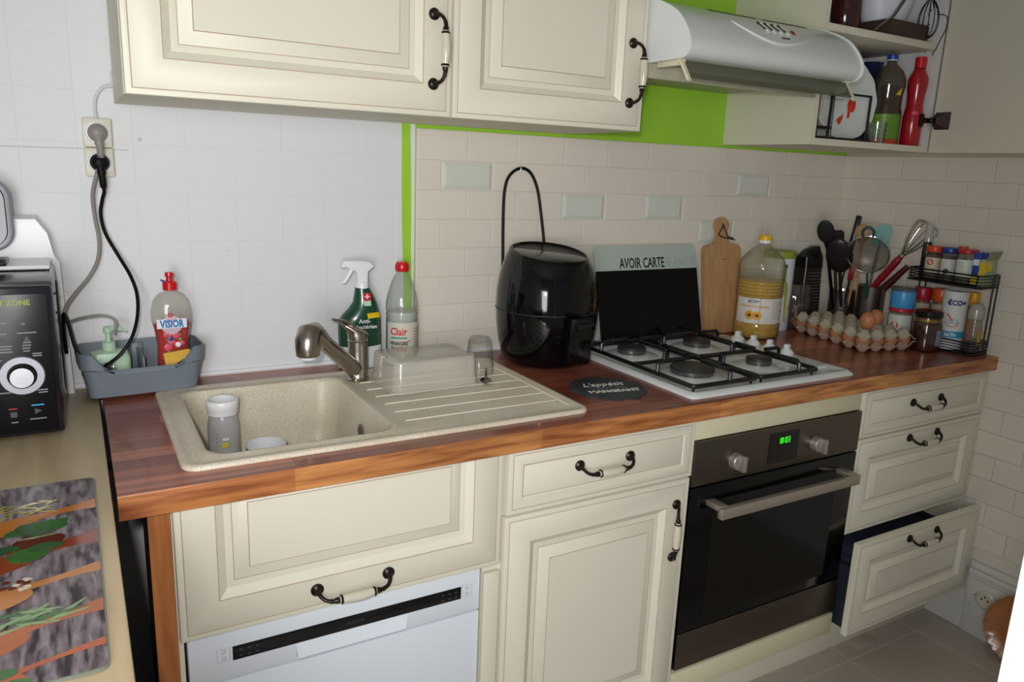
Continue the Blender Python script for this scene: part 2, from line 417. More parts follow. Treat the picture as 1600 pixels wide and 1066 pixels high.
# right wall, running towards the camera
wr = struct(B().box(XR + 0.008, XR + 0.14, -2.9, 0.14, 0, 2.5), 'wall_right', mat('right_wall_paint', '#c9c0a8', 0.6, var=0.05))
part(B().box(XR + 0.002, XR + 0.008, -1.3, 0.0, 0.245, TOPZ), 'render_coat', GROUT, wr)
row = 0; z = TOPZ
while z > 0.30:
    z0 = max(z - TH, 0.245); y = (-0.0 if row % 2 else 0.075)
    while y > -1.02:
        a = min(y, -0.001); c = y - TW
        if a - c > 0.02:
            wtile(wr, a - c - J, z - z0 - J, 0.0065, 0.0018, 0.0008, TILER, (XR + 0.0045 + random.uniform(-0.0005, 0.0005), a, z0), -PI / 2)
        y -= TW
    z -= TH; row += 1
part(B().box(XR - 0.012, XR + 0.006, -2.2, -0.668, 0.222, 0.245, bev=0.004).box(XR - 0.022, XR + 0.006, -2.2, -0.668, 0.203, 0.222, bev=0.005).box(XR - 0.014, XR + 0.006, -2.2, -0.668, 0.19, 0.203, bev=0.003), 'moulding', mat('moulding_white', '#d3d1cb', 0.5, var=0.06), wr)
part(B().box(XR, XR + 0.008, -0.667, -0.5, 0.0, 0.245).box(XR - 0.008, XR + 0.008, -0.90, -0.668, 0.0, 0.188, bev=0.002).box(XR - 0.004, XR + 0.008, -1.6, -0.902, 0.0, 0.19), 'low_panel', mat('old_white_paint', '#cdccc8', 0.55, var=0.08, scale=12), wr)
struct(B().box(-0.80, -0.70, -2.9, 0.14, 0, 2.5), 'wall_left', mat('side_wall', '#d0d2d2', 0.7))
struct(B().box(-0.80, XR + 0.14, -2.9, 0.14, 2.5, 2.6), 'ceiling', mat('ceiling_white', '#c9c9c6', 0.8))
# floor with separate tiles
fl = struct(B().box(-0.80, XR + 0.14, -2.9, 0.14, -0.10, -0.004), 'floor', mat('floor_grout', '#cfc6b8', 0.9, var=0.1))
FT = mat('floor_tile_grey', '#b3a99c', 0.4, var=0.10, scale=6, bump=0.15, bscale=30, obj_random=0.06)
def ftile(w, d):
    b = B(); l = lambda i, zz: [(i, i, zz), (w - i, i, zz), (w - i, d - i, zz), (i, d - i, zz)]
    b.loft([l(0, -0.004), l(0, -0.0012), l(0.002, 0.0)]); return b.mesh('floor_tile', FT, smooth=10)
fm = ftile(0.325, 0.325)
for i in range(-8, 2):
    for j in range(-7, 2):
        x0 = 2.148 + 0.33 * i; y0 = -0.613 + 0.33 * j
        if x0 > XR: continue
        w = min(0.325, XR - 0.006 - x0)
        me = fm if w > 0.32 else (tm.setdefault('cutf', ftile(w, 0.325)))
        o = bpy.data.objects.new('floor_tile', me); COL.objects.link(o); o.parent = fl; o.location = (x0, y0, random.uniform(-0.0004, 0.0003))
part(B().box(1.885, 1.985, -0.592, -0.535, 0.0005, 0.002, bev=0.0006), 'floor_patch', mat('floor_patch', '#aaa193', 0.5, var=0.12), fl, label='small rectangular filled patch in a floor tile')
# ---------------------------------------------------------------- fitted kitchen
PROF_DOOR = [(0.0, 0.018, 0), (0.0, 0.0035, 0), (0.0012, 0.0012, 0), (0.0045, 0.0, 0), (0.0105, 0.0, 1), (0.0112, 0.0007, 1), (0.0122, 0.0, 0), (0.062, 0.0, 1), (0.0627, 0.0009, 1), (0.0637, 0.0009, 0),
             (0.077, 0.0115, 0), (0.0885, 0.0118, 1), (0.0892, 0.0122, 1), (0.090, 0.0118, 0), (0.103, 0.0058, 0), (0.1125, 0.0018, 1), (0.1132, 0.0024, 1), (0.114, 0.0012, 0)]
PROF_DRAWER = [(0.0, 0.018, 0), (0.0, 0.0035, 0), (0.0012, 0.0012, 0), (0.0045, 0.0, 0), (0.0105, 0.0, 1), (0.0112, 0.0006, 1), (0.0122, 0.0, 0), (0.033, 0.0, 0), (0.0355, 0.0022, 1), (0.0362, 0.0026, 1), (0.037, 0.0022, 0), (0.0385, 0.0012, 0)]
def front_b(x0, x1, z0, z1, y, prof, k=1.0):
    """profiled cabinet front in world coordinates, outer face at y facing -Y"""
    loops = []
    for ins, d, _ in prof:
        i = ins * k if ins > 0.03 else ins
        loops.append([(x0 + i, y + d, z0 + i), (x1 - i, y + d, z0 + i), (x1 - i, y + d, z1 - i), (x0 + i, y + d, z1 - i)])
    b = B(); b.loft(loops, [p[2] for p in prof[:-1]], capmat=0); return b
FM = [CREAM, GLAZE]
def handle_mesh():
    """bow handle along X, 133 mm between feet, standing towards -Y, sagging a little towards -Z"""
    b = B(); L = 0.0665
    for s in (-1, 1):
        b.lathe([(0.0001, 0), (0.0115, 0), (0.0118, 0.003), (0.0085, 0.0065), (0.0055, 0.008), (0.0001, 0.009)], 16, 0, M=T((s * L, 0, 0)) @ Matrix.Rotation(PI / 2, 4, 'X'))
        b.tube([(s * L, -0.004, 0), (s * (L - 0.001), -0.014, -0.004), (s * (L - 0.008), -0.022, -0.011), (s * (L - 0.02), -0.026, -0.0145), (s * (L - 0.032), -0.027, -0.014)], [0.0050, 0.0038, 0.0036, 0.0042, 0.0058], 10, 0, smooth=4)
        b.lathe([(0.0001, 0), (0.0078, 0), (0.0092, 0.002), (0.0078, 0.004), (0.0001, 0.0045)], 16, 0, M=T((s * (L - 0.034), -0.027, -0.014)) @ Matrix.Rotation(-s * PI / 2, 4, 'Y'))
    n = 14; loops = []
    for i in range(n + 1):
        t = i / n * 2 - 1; R = 0.0062 + 0.0026 * (1 - t * t)
        loops.append([(t * 0.034, -0.027 - R * math.cos(2 * PI * j / 16) - 0.002 * (1 - t * t), -0.014 + R * math.sin(2 * PI * j / 16) - 0.001 * (1 - t * t)) for j in range(16)])
    b.loft(loops, 1)
    return b.mesh('handle', [BRONZE, PORC])
HMESH = handle_mesh()
def handle(parent, x, y, z, vertical=False, flip=1):
    o = bpy.data.objects.new('handle', HMESH); COL.objects.link(o); o.parent = parent
    r = root_of(parent).location; o.location = (x - r.x, y - r.y, z - r.z)
    if vertical: o.rotation_euler = (0, PI / 2 * flip, 0)
    o['label'] = 'dark bronze bow handle with a cream porcelain grip'
    return o
YF = -0.614     # face of the lower fronts
# end panel of the run
t = thing('end_panel', 'wood-edged vertical end panel closing the left end of the cabinets', 'panel', (-0.02, -0.3, 0))
part(B().box(-0.0385, -0.0065, -0.606, -0.47, 0.0, 0.857), 'board', DARKWOOD, t, True)
part(B().box(-0.0385, -0.0065, -0.6085, -0.606, 0.0, 0.857), 'edge_band', PANELWOOD, t, True, label='orange brown wood edge')
# dishwasher housing
t = thing('dishwasher_cabinet', 'cream panelled lift-up front and side strips above the white dishwasher', 'cabinet', (0.3, -0.3, 0))
part(B().box(-0.0055, 0.003, -0.597, -0.002, 0, 0.857).box(0.562, 0.6045, -0.597, -0.002, 0.0, 0.857).box(0.562, 0.597, -0.610, -0.597, 0.0, 0.60, bev=0.003).box(-0.0055, 0.562, -0.592, -0.575, 0.83, 0.857), 'body', CREAMF, t, True)
d = part(front_b(-0.003, 0.594, 0.617, 0.96, YF, PROF_DOOR), 'front_panel', FM, t, True)
# cut the front where the worktop covers it
me = d.data; bm = bmesh.new(); bm.from_mesh(me); bmesh.ops.bisect_plane(bm, geom=list(bm.verts) + list(bm.edges) + list(bm.faces), plane_co=(0, 0, 0.8585), plane_no=(0, 0, 1), clear_outer=True); bm.to_mesh(me); bm.free()
handle(d, 0.2885, YF, 0.6585)
# dishwasher
t = thing('dishwasher', 'white built-under dishwasher with a black control strip', 'dishwasher', (0.28, -0.3, 0))
x0, x1 = 0.0075, 0.557
part(B().box(x0 + 0.004, x1 - 0.004, -0.575, -0.01, 0.01, 0.615), 'body', WHITE, t, True)
WD = mat('dishwasher_white', '#dfe6ee', 0.32, var=0.01)
cp = part(B().box(x0, x1, -0.6, -0.577, 0.518, 0.614, bev=0.003), 'control_panel', WD, t, True)
part(B().box(x0, x1, -0.6, -0.577, 0.08, 0.515, bev=0.003), 'door', WD, t, True)
part(B().box(0.078, 0.514, -0.6012, -0.5995, 0.5535, 0.580, bev=0.0004), 'display_strip', mat('strip_black', '#0b0c12', 0.16, var=0), cp, True, label='glossy black control strip')
g = B(); g.loft([[(0.186, -0.6003, 0.552), (0.400, -0.6003, 0.552), (0.400, -0.577, 0.552), (0.186, -0.577, 0.552)],
                 [(0.187, -0.6105, 0.528), (0.394, -0.6105, 0.528), (0.394, -0.577, 0.528), (0.187, -0.577, 0.528)],
                 [(0.189, -0.6085, 0.524), (0.391, -0.6085, 0.524), (0.391, -0.577, 0.524), (0.189, -0.577, 0.524)]])
part(g, 'grip_light_lip', WD, cp, True)  # recessed grip shaped as an outward lip, its slope tilted to catch light
MK = mat('mark_grey', '#8f959b', 0.5, var=0)
mk = B()
for i in range(3):
    for j in range(2):
        mk.box(0.089 + 0.014 * i, 0.094 + 0.014 * i, -0.6018, -0.6010, 0.5595 + 0.011 * j, 0.5612 + 0.011 * j)
        mk.box(0.472 + 0.014 * i, 0.477 + 0.014 * i, -0.6018, -0.6010, 0.5595 + 0.011 * j, 0.5612 + 0.011 * j)
part(mk, 'button_marks', mat('mark_dim', '#4a4e55', 0.5, var=0), cp, True)
part(merge(xf(text_b('PROLINE', 0.0085, 0.0002), T((0.296, -0.6014, 0.5635)) @ FRONT)), 'brand_lettering', mat('faint_letter', '#3a3d45', 0.5, var=0), cp, True)
fr = B()
for a in (0.053, 0.517):
    fr.tube([(a, -0.6003, 0.5555), (a + 0.021, -0.6003, 0.5555), (a + 0.021, -0.6003, 0.580), (a, -0.6003, 0.580)], 0.0004, 4, closed=True)
    fr.ring((a + 0.0105, -0.6004, 0.574), 0.003, 0.0005, 'y', 12, 4); fr.ring((a + 0.0105, -0.6004, 0.562), 0.003, 0.0005, 'y', 12, 4)
part(fr, 'symbol_boxes', MK, cp, True)
# narrow base cabinet with drawer and door
t = thing('base_cabinet', 'cream base cabinet with one drawer over a panelled door', 'cabinet', (0.85, -0.3, 0))
part(B().box(0.6055, 1.094, -0.594, -0.002, 0.12, 0.857).box(0.6055, 1.094, -0.54, -0.525, 0.0, 0.12), 'body', CREAMF, t, True)
d = part(front_b(0.606, 1.0985, 0.7185, 0.8575, YF, PROF_DRAWER), 'drawer', FM, t, True); handle(d, 0.843, YF, 0.800)
d = part(front_b(0.6025, 1.0945, 0.13, 0.7145, YF, PROF_DOOR), 'door', FM, t, True); handle(d, 1.058, YF, 0.590, True, 1)
# oven housing and oven
t = thing('oven_cabinet', 'cream housing strips above and below the built-in oven', 'cabinet', (1.4, -0.3, 0))
YG = mat('cream_yellowed', '#d6d0b0', 0.5, var=0.08, scale=5)
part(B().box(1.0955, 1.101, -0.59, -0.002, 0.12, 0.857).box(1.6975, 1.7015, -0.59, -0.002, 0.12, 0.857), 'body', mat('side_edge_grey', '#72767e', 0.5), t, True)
part(B().box(1.1025, 1.696, -0.609, -0.59, 0.803, 0.857, bev=0.002), 'top_strip', YG, t, True)
part(B().box(1.1, 1.705, -0.612, -0.594, 0.128, 0.190, bev=0.002), 'bottom_strip', YG, t, True)
pl = single(B().box(1.098, 2.297, -0.545, -0.529, 0.0, 0.126, bev=0.0015), 'plinth', CREAMF, 'cream plinth board along the floor under oven and drawers', 'plinth', shift=Vector((1.7, -0.537, 0)))
t = thing('oven', 'built-in stainless steel oven with black glass door', 'oven', (1.4, -0.3, 0.2))
part(B().box(1.106, 1.694, -0.59, -0.03, 0.205, 0.80), 'body', DARK, t, True)
OV = mat('oven_steel', '#6d645c', 0.36, 0.95, var=0.12, scale=3, stretch=(1, 1, 8))
cp = part(B().box(1.1, 1.698, -0.616, -0.59, 0.690, 0.801, bev=0.0015), 'control_panel', OV, t, True, label='brushed steel control panel')
d = part(B().box(1.1, 1.698, -0.616, -0.592, 0.204, 0.686, bev=0.002), 'door', mat('oven_black', '#060607', 0.1, var=0, spec=0.35), t, True, label='black glass oven door')
part(B().box(1.1, 1.698, -0.6185, -0.616, 0.204, 0.304, bev=0.0008), 'steel_strip', OV, d, True, label='smeared steel strip')
part(B().box(1.175, 1.625, -0.6168, -0.6158, 0.335, 0.645), 'window_pane', mat('oven_window', '#100e0b', 0.1, var=0.3, scale=2, spec=0.3), d, True)
h = B().box(1.150, 1.648, -0.672, -0.656, 0.621, 0.6475, bev=0.0015)
for x in (1.165, 1.633): h.box(x - 0.013, x + 0.013, -0.66, -0.614, 0.636, 0.650, bev=0.002)
part(h, 'handle', mat('handle_steel', '#b9b0a2', 0.42, 0.75, var=0.05, scale=10, stretch=(20, 1, 1)), d, True)
part(B().box(1.347, 1.452, -0.6175, -0.6155, 0.706, 0.786), 'display', mat('display_black', '#08090a', 0.1, var=0), cp, True)
seg = {'1': 'bc', '8': 'abcdefg', '0': 'abcdef', '3': 'abcdg'}
db = B(); xx = 1.3775
for ch in '18:03':
    if ch == ':':
        for dz in (0.004, 0.010): db.box(xx, xx + 0.0015, -0.6184, -0.6175, 0.757 + dz, 0.7585 + dz)
        xx += 0.0045; continue
    w, hh, q = 0.0065, 0.0145, 0.0014
    S = {'a': (0, w, hh - q, hh), 'b': (w - q, w, hh / 2, hh), 'c': (w - q, w, 0, hh / 2), 'd': (0, w, 0, q), 'e': (0, q, 0, hh / 2), 'f': (0, q, hh / 2, hh), 'g': (0, w, hh / 2 - q / 2, hh / 2 + q / 2)}
    for k in seg[ch]:
        a = S[k]; db.box(xx + a[0], xx + a[1], -0.6184, -0.6175, 0.757 + a[2], 0.757 + a[3])
    xx += 0.0098
part(db, 'clock_digits', mat('green_led', '#2bff2b', 0.5, var=0, emit='#3cff1e', estr=0.55), cp, True, label='glowing green clock digits')
part(merge(xf(text_b('- - - -', 0.01, 0.0002), T((1.40, -0.6178, 0.735)) @ FRONT), xf(text_b('o  o  o', 0.008, 0.0002), T((1.40, -0.6178, 0.715)) @ FRONT)), 'display_marks', mat('faint_letter', '#3a3d45', 0.5, var=0), cp, True)
for x in (1.232, 1.520):
    k = B().lathe([(0.0001, 0), (0.021, 0), (0.021, 0.003), (0.0195, 0.016), (0.018, 0.0175), (0.0001, 0.0175)], 28, 0, M=T((x, -0.616, 0.737)) @ Matrix.Rotation(PI / 2, 4, 'X'))
    k.box(x - 0.0055, x + 0.0055, -0.652, -0.632, 0.7175, 0.7565, bev=0.002)
    part(k, 'knob', mat('knob_steel', '#b4aea6', 0.4, 0.75, var=0.05), cp, True)
part(B().lathe([(0.0001, 0), (0.0035, 0), (0.003, 0.001), (0.0001, 0.001)], 12, 0, M=T((1.655, -0.616, 0.768)) @ Matrix.Rotation(PI / 2, 4, 'X')), 'indicator_lamp', mat('dim_red', '#5a130c', 0.3), cp, True)
# drawer cabinet
t = thing('drawer_cabinet', 'cream three-drawer cabinet in the corner with lowest drawer pulled open', 'cabinet', (2.0, -0.3, 0))
part(B().box(1.7035, 1.712, -0.594, -0.002, 0.13, 0.857).box(2.29, 2.2965, -0.594, -0.002, 0.13, 0.857).box(1.712, 2.29, -0.02, -0.002, 0.13, 0.857).box(1.712, 2.29, -0.594, -0.02, 0.846, 0.857).box(1.712, 2.29, -0.594, -0.02, 0.128, 0.14), 'body', CREAMF, t, True)
d = part(front_b(1.7035, 2.2965, 0.7185, 0.8575, YF, PROF_DRAWER), 'drawer', FM, t, True); handle(d, 1.99, YF, 0.797)
d = part(front_b(1.7035, 2.2965, 0.435, 0.7145, YF, PROF_DOOR, 0.93), 'drawer', FM, t, True); handle(d, 2.0, YF, 0.690)
YO = -0.663
d = part(front_b(1.7035, 2.2965, 0.143, 0.4265, YO, PROF_DOOR, 0.93), 'drawer', FM, t, True, label='lowest drawer, pulled out a little'); handle(d, 2.0, YO, 0.397)
NAVY = mat('drawer_grey_blue', '#252934', 0.5, var=0.15, scale=20)
part(B().box(1.722, 1.736, YO + 0.018, -0.08, 0.165, 0.34).box(2.266, 2.28, YO + 0.018, -0.08, 0.165, 0.34).box(1.722, 2.28, YO + 0.018, -0.08, 0.15, 0.165), 'drawer_box', NAVY, t, True)
cl = B()
for i in range(7):
    cl.box(1.745 + 0.004 * (i % 2), 2.20 - 0.012 * i, YO + 0.03, -0.2, 0.17 + i * 0.031, 0.198 + i * 0.031, bev=0.009)
single(cl, 'folded_cloths', mat('navy_cloth', '#1d2133', 0.9, var=0.5, scale=60, bump=0.6), 'stack of dark navy folded cloths inside the open drawer', 'cloths', shift=Vector((1.95, -0.4, 0.17)))

# upper cabinets, left pair
def upper(x0, x1, label, hx, hz):
    t = thing('wall_cabinet', label, 'cabinet', ((x0 + x1) / 2, -0.16, 1.497))
    part(B().box(x0, x0 + 0.016, -0.317, -0.001, 1.4975, 2.21).box(x1 - 0.016, x1, -0.317, -0.001, 1.4975, 2.21).box(x0 + 0.016, x1 - 0.016, -0.317, -0.001, 1.4975, 1.514).box(x0 + 0.016, x1 - 0.016, -0.317, -0.001, 2.194, 2.21), 'body', CREAMF, t, True)
    d = part(front_b(x0 + 0.001, x1 - 0.0015, 1.497, 2.21, -0.3355, PROF_DOOR), 'door', FM, t, True)
    handle(d, hx, -0.3355, hz, True, -1); return t
upper(-0.011, 0.5965, 'wide cream wall cabinet above the sink, its door fully panelled', 0.5535, 1.6265)
upper(0.5975, 1.098, 'narrower cream wall cabinet hanging left of the extractor hood', 1.056, 1.6265)
# open wall cabinet on the right
X0, X1 = 1.70, 2.245
t = thing('wall_cabinet', 'open cream wall cabinet with crockery and bottles, right of the hood', 'cabinet', ((X0 + X1) / 2, -0.16, 1.497))
INW = mat('cabinet_inside_white', '#d9d8d6', 0.45, var=0.03)
part(B().box(X0, X0 + 0.018, -0.335, -0.001, 1.4975, 2.21).box(X0 + 0.018, X1, -0.335, -0.001, 1.4975, 1.5155).box(X0, X1, -0.335, -0.001, 2.192, 2.21), 'body', CREAMF, t, True)
sp = part(B().box(X1 - 0.018, X1 - 0.001, -0.335, -0.001, 1.5155, 2.192).box(X0 + 0.018, X1 - 0.018, -0.010, -0.002, 1.5155, 2.192), 'inner_side', INW, t, True, label='white inner side and back')
hl = B()
for i in range(16):
    for y in (-0.29, -0.09): hl.lathe([(0.0025, 0), (0.0025, 0.0006)], 8, 0, M=T((X1 - 0.0178, y, 1.56 + 0.04 * i)) @ Matrix.Rotation(-PI / 2, 4, 'Y'))
part(hl, 'shelf_pin_holes', BLACKM, sp, True)
part(B().box(X0 + 0.018, X1 - 0.0185, -0.33, -0.011, 1.800, 1.820, bev=0.0008), 'shelf', CREAMF, t, True)
dm = Matrix.Translation((X1 + 0.012, -0.337, 0)) @ Matrix.Rotation(-PI / 2 + 0.025, 4, 'Z')
dr = B().box(0.0, 0.54, -0.009, 0.009, 1.497, 2.21, bev=0.002, M=dm)
d = part(dr, 'door', CREAMF, t, True, label='door swung wide open against the wall')
for hz in (1.593,):
    hb = B().box(-0.030, 0.0, -0.018, -0.008, hz - 0.014, hz + 0.014, bev=0.003, M=dm)
    hb = B()
    hb.box(X1 - 0.058, X1 - 0.044, -0.34, -0.300, hz - 0.020, hz + 0.020, bev=0.004)
    hb.box(X1 - 0.046, X1 - 0.018, -0.345, -0.318, hz - 0.008, hz + 0.008, bev=0.003)
    hb.sphere((X1 - 0.03, -0.352, hz), 0.009, 12, 8)
    hb.loft([[(X1 - 0.022, -0.362, hz - 0.008), (X1 - 0.022, -0.362, hz + 0.008), (X1 - 0.022, -0.35, hz + 0.008), (X1 - 0.022, -0.35, hz - 0.008)], [(X1 + 0.003, -0.392, hz - 0.026), (X1 + 0.003, -0.392, hz + 0.026), (X1 + 0.003, -0.345, hz + 0.026), (X1 + 0.003, -0.345, hz - 0.026)]])
    part(hb, 'hinge', mat('hinge_metal', '#3d302c', 0.3, 0.9, var=0.4, scale=80), t, True)

# extractor hood
t = thing('extractor_hood', 'white curved extractor hood above the gas hob', 'extractor hood', (1.4, -0.2, 1.65))
HOOD = mat('hood_white', '#d5dad6', 0.30, var=0.03, scale=3, coat=0.2)
HP = [(-0.001, 1.655), (-0.43, 1.655)]
for i in range(7):
    a = -PI / 2 - (PI / 2 + 0.25) * i / 6; HP.append((-0.448 + 0.026 * math.cos(a), 1.681 + 0.026 * math.sin(a)))
curve = spline([Vector((p[0], p[1], 0)) for p in [(-0.474, 1.69), (-0.455, 1.722), (-0.42, 1.757), (-0.36, 1.786), (-0.29, 1.806), (-0.18, 1.825), (-0.001, 1.835)]], 5)
HP += [(p.x, p.y) for p in curve[1:]]
hx0, hx1 = 1.1025, 1.6975
b = B(); b.loft([[(hx0 + 0.004, y, z) for y, z in HP], [(hx1 - 0.004, y, z) for y, z in HP]], 0); part(b, 'housing', HOOD, t, True, smooth=40)
SIDEP = [(y * 1.012, z + (0.002 if z > 1.70 else -0.001)) for y, z in HP]
for a, c in ((hx0, hx0 + 0.0045), (hx1 - 0.0045, hx1)):
    b = B(); b.loft([[(a, y, z) for y, z in SIDEP], [(c, y, z) for y, z in SIDEP]], 0); part(b, 'side_cap', mat('hood_cap', '#e2e5e6', 0.35, var=0.02), t, True, smooth=40)
b = B().box(1.115, 1.685, -0.335, -0.02, 1.649, 1.6545, bev=0.001).box(1.104, 1.696, -0.338, -0.333, 1.621, 1.6545, bev=0.001); part(b, 'filter', mat('filter_grey', '#b0ad98', 0.45, var=0.15, scale=40), t, True, label='dull greasy filter underneath')
def hood_pt(x, s, lift=0.0):
    """a point on the curved front: s runs 0..1 from lip to top"""
    i = s * (len(curve) - 1); k = min(int(i), len(curve) - 2); f = i - k
    p = curve[k].lerp(curve[k + 1], f); tg = (curve[k + 1] - curve[k]).normalized(); nrm = Vector((-tg.y, tg.x))
    return Vector((x, p.x + nrm.x * lift, p.y + nrm.y * lift)), tg, nrm
def hood_box(x0, x1, s0, s1, h):
    a = [hood_pt(x, s, -0.0005)[0] for x, s in ((x0, s0), (x1, s0), (x1, s1), (x0, s1))]
    c = [hood_pt(x, s, h)[0] for x, s in ((x0, s0), (x1, s0), (x1, s1), (x0, s1))]
    return B().loft([[tuple(p) for p in a], [tuple(p) for p in c]])
v = []
for i in range(40):
    if 19 <= i <= 20: continue
    x = 1.262 + i * 0.0088
    lp = [[tuple(hood_pt(xx, s, 0.0006)[0]) for xx, s in ((x, 0.50), (x + 0.0035, 0.50), (x + 0.010, 0.565), (x + 0.0065, 0.565))], [tuple(hood_pt(xx, s, -0.002)[0]) for xx, s in ((x, 0.50), (x + 0.0035, 0.50), (x + 0.010, 0.565), (x + 0.0065, 0.565))]]
    v.append(B().loft(lp))
part(merge(*v), 'vent_slots', BLACKM, t, True, kind='stuff')
for i in range(4):
    x = 1.375 + i * 0.0235
    k = part(hood_box(x, x + 0.010, 0.29, 0.39, 0.003), 'push_button', BRONZE, t, True)
    part(hood_box(x + 0.0022, x + 0.0078, 0.25, 0.37, 0.005), 'button_cap', HOOD, k, True)
part(hood_box(1.472, 1.480, 0.285, 0.325, 0.003), 'indicator_lamp', mat('lamp_red', '#8e1b1b', 0.3), t, True, label='small red lamp')
lp = []
for i in range(25):
    u = i / 24; x = 1.272 + u * 0.275; s = 0.33 - 0.185 * math.sin(PI * u ** 0.85) - 0.04 * u
    lp.append(hood_pt(x, max(0.02, s), 0.0008)[0])
part(B().tube(lp, [0.0006 + 0.0026 * math.sin(PI * (i / 24) ** 0.7) for i in range(25)], 6), 'raised_arc', mat('arc_white', '#eceeea', 0.3, var=0), t, True)
LEV = mat('aged_plastic', '#d9d4b8', 0.45, var=0.04)
for x in (1.116, 1.684):
    b = B().tube([(x, -0.438, 1.652), (x, -0.470, 1.606)], 0.008, 6, flat=0.5).box(x - 0.006, x + 0.006, -0.44, -0.36, 1.641, 1.655, bev=0.003)
    b.lathe([(0.0001, -0.008), (0.007, -0.008), (0.007, 0.008), (0.0001, 0.008)], 12, 0, M=T((x, -0.437, 1.650)) @ Matrix.Rotation(PI / 2, 4, 'Y'))
    part(b, 'visor_arm', LEV, t, True)
b = B(); b.loft([[(1.123, -0.440, 1.651), (1.677, -0.440, 1.651), (1.677, -0.443, 1.652), (1.123, -0.443, 1.652)], [(1.123, -0.466, 1.612), (1.677, -0.466, 1.612), (1.677, -0.469, 1.613), (1.123, -0.469, 1.613)]])
part(b, 'visor', clear('smoky_visor', '#b9bda6', 0.25, body='#9a9c88'), t, True, label='narrow smoky see-through visor')
part(merge(*[hood_box(1.420 + 0.005 * i, 1.423 + 0.005 * i, 0.205, 0.222, 0.0008) for i in range(6)]), 'maker_mark', BRONZE, t, True)

# ---------------------------------------------------------------- worktops
ZT = HT; TT = 0.041; YW = -0.631; XL = -0.0775
# worktop with the sink cut-out: strips round the hole form one slab
SX0, SX1, SY0, SY1 = 0.034, 0.812, -0.565, -0.112
def slab_with_hole(x0, x1, y0, y1, hx0, hx1, hy0, hy1, z0, z1):
    b = B(); o = [(x0, y0), (x1, y0), (x1, y1), (x0, y1)]; h = [(hx0, hy0), (hx1, hy0), (hx1, hy1), (hx0, hy1)]
    b.loft([[(x, y, z1) for x, y in h], [(x, y, z1) for x, y in o], [(x, y, z0) for x, y in o], [(x, y, z0) for x, y in h], [(x, y, z1) for x, y in h]], 0, False, False)
    return b
t = thing('worktop', 'brown butcher-block worktop running along the whole wall', 'worktop', (1.1, -0.3, 0.86))
part(slab_with_hole(XL, XR - 0.001, YW + 0.0015, -0.013, SX0, SX1, SY0, SY1, ZT - TT, ZT), 'slab', TOPWOOD, t, True)
# the wall steps back on the left: the slab follows it
part(B().box(XL, 0.61, -0.0129, -0.001, ZT - TT, ZT - 0.0005), 'back_strip', TOPWOOD, t, True)
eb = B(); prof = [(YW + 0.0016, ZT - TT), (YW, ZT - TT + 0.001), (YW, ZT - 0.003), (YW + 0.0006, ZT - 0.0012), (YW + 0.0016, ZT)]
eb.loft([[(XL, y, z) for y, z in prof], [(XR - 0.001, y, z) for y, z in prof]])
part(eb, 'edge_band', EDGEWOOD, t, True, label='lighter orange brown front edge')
t = thing('side_worktop', 'pale oak worktop at lower left carrying microwave and glass board', 'worktop', (-0.4, -0.75, 0.86))
part(B().box(-0.699, -0.0845, -1.56, -0.002, 0.862, 0.8995, bev=0.003), 'slab', OAK, t, True)
t = thing('side_cabinet', 'base unit below the pale oak worktop, shade painted into its sides', 'cabinet', (-0.4, -0.75, 0))
part(B().box(-0.699, -0.135, -1.52, -0.04, 0.0, 0.8615), 'body', mat('unit_shadow_grey', '#4b4a4c', 0.6), t, True)  # white unit, the shade it stands in put into the grey body colour

# ---------------------------------------------------------------- sink
t = thing('sink', 'beige speckled stone-resin sink with bowl and ribbed drainer', 'sink', (0.42, -0.34, 0.9))
def rl(x0, x1, y0, y1, r, z, k=6): return [(x, y, z) for x, y in rrect(x0, x1, y0, y1, r, k)]
OX0, OX1, OY0, OY1 = 0.019, 0.825, -0.580, -0.097
# rim and bowl: one continuous surface
bx0, bx1, by0, by1 = 0.068, 0.398, -0.532, -0.150
b = B()
b.loft([rl(OX0, OX1, OY0, OY1, 0.028, 0.9002), rl(OX0, OX1, OY0, OY1, 0.028, 0.9045), rl(OX0 + 0.003, OX1 - 0.003, OY0 + 0.003, OY1 - 0.003, 0.026, 0.9078), rl(OX0 + 0.010, OX1 - 0.010, OY0 + 0.010, OY1 - 0.010, 0.022, 0.9082),
        rl(OX0 + 0.018, OX1 - 0.016, OY0 + 0.018, OY1 - 0.018, 0.020, 0.9052),
        rl(bx0 - 0.020, bx1 + 0.022, by0 - 0.018, by1 + 0.022, 0.040, 0.9048), rl(bx0 - 0.012, bx1 + 0.014, by0 - 0.011, by1 + 0.014, 0.042, 0.9085), rl(bx0 - 0.004, bx1 + 0.004, by0 - 0.004, by1 + 0.004, 0.045, 0.9072), rl(bx0, bx1, by0, by1, 0.046, 0.900),
        rl(bx0 + 0.006, bx1 - 0.008, by0 + 0.005, by1 - 0.005, 0.045, 0.80), rl(bx0 + 0.012, bx1 - 0.014, by0 + 0.01, by1 - 0.01, 0.045, 0.755), rl(bx0 + 0.030, bx1 - 0.032, by0 + 0.03, by1 - 0.03, 0.035, 0.736), rl(0.20, 0.26, -0.37, -0.31, 0.028, 0.732)], 0, False, True)
part(b, 'basin', STONE, t, True, smooth=50)
rb = B()
for y in (-0.204, -0.262, -0.318, -0.374, -0.432, -0.490):
    rb.loft([[(0.435 if y < -0.21 else 0.44, y - 0.0026, 0.9045), (0.795, y - 0.0026, 0.9045), (0.795, y + 0.0026, 0.9045), (0.435 if y < -0.21 else 0.44, y + 0.0026, 0.9045)], [(0.44, y - 0.0011, 0.9066), (0.79, y - 0.0011, 0.9066), (0.79, y + 0.0011, 0.9066), (0.44, y + 0.0011, 0.9066)]])
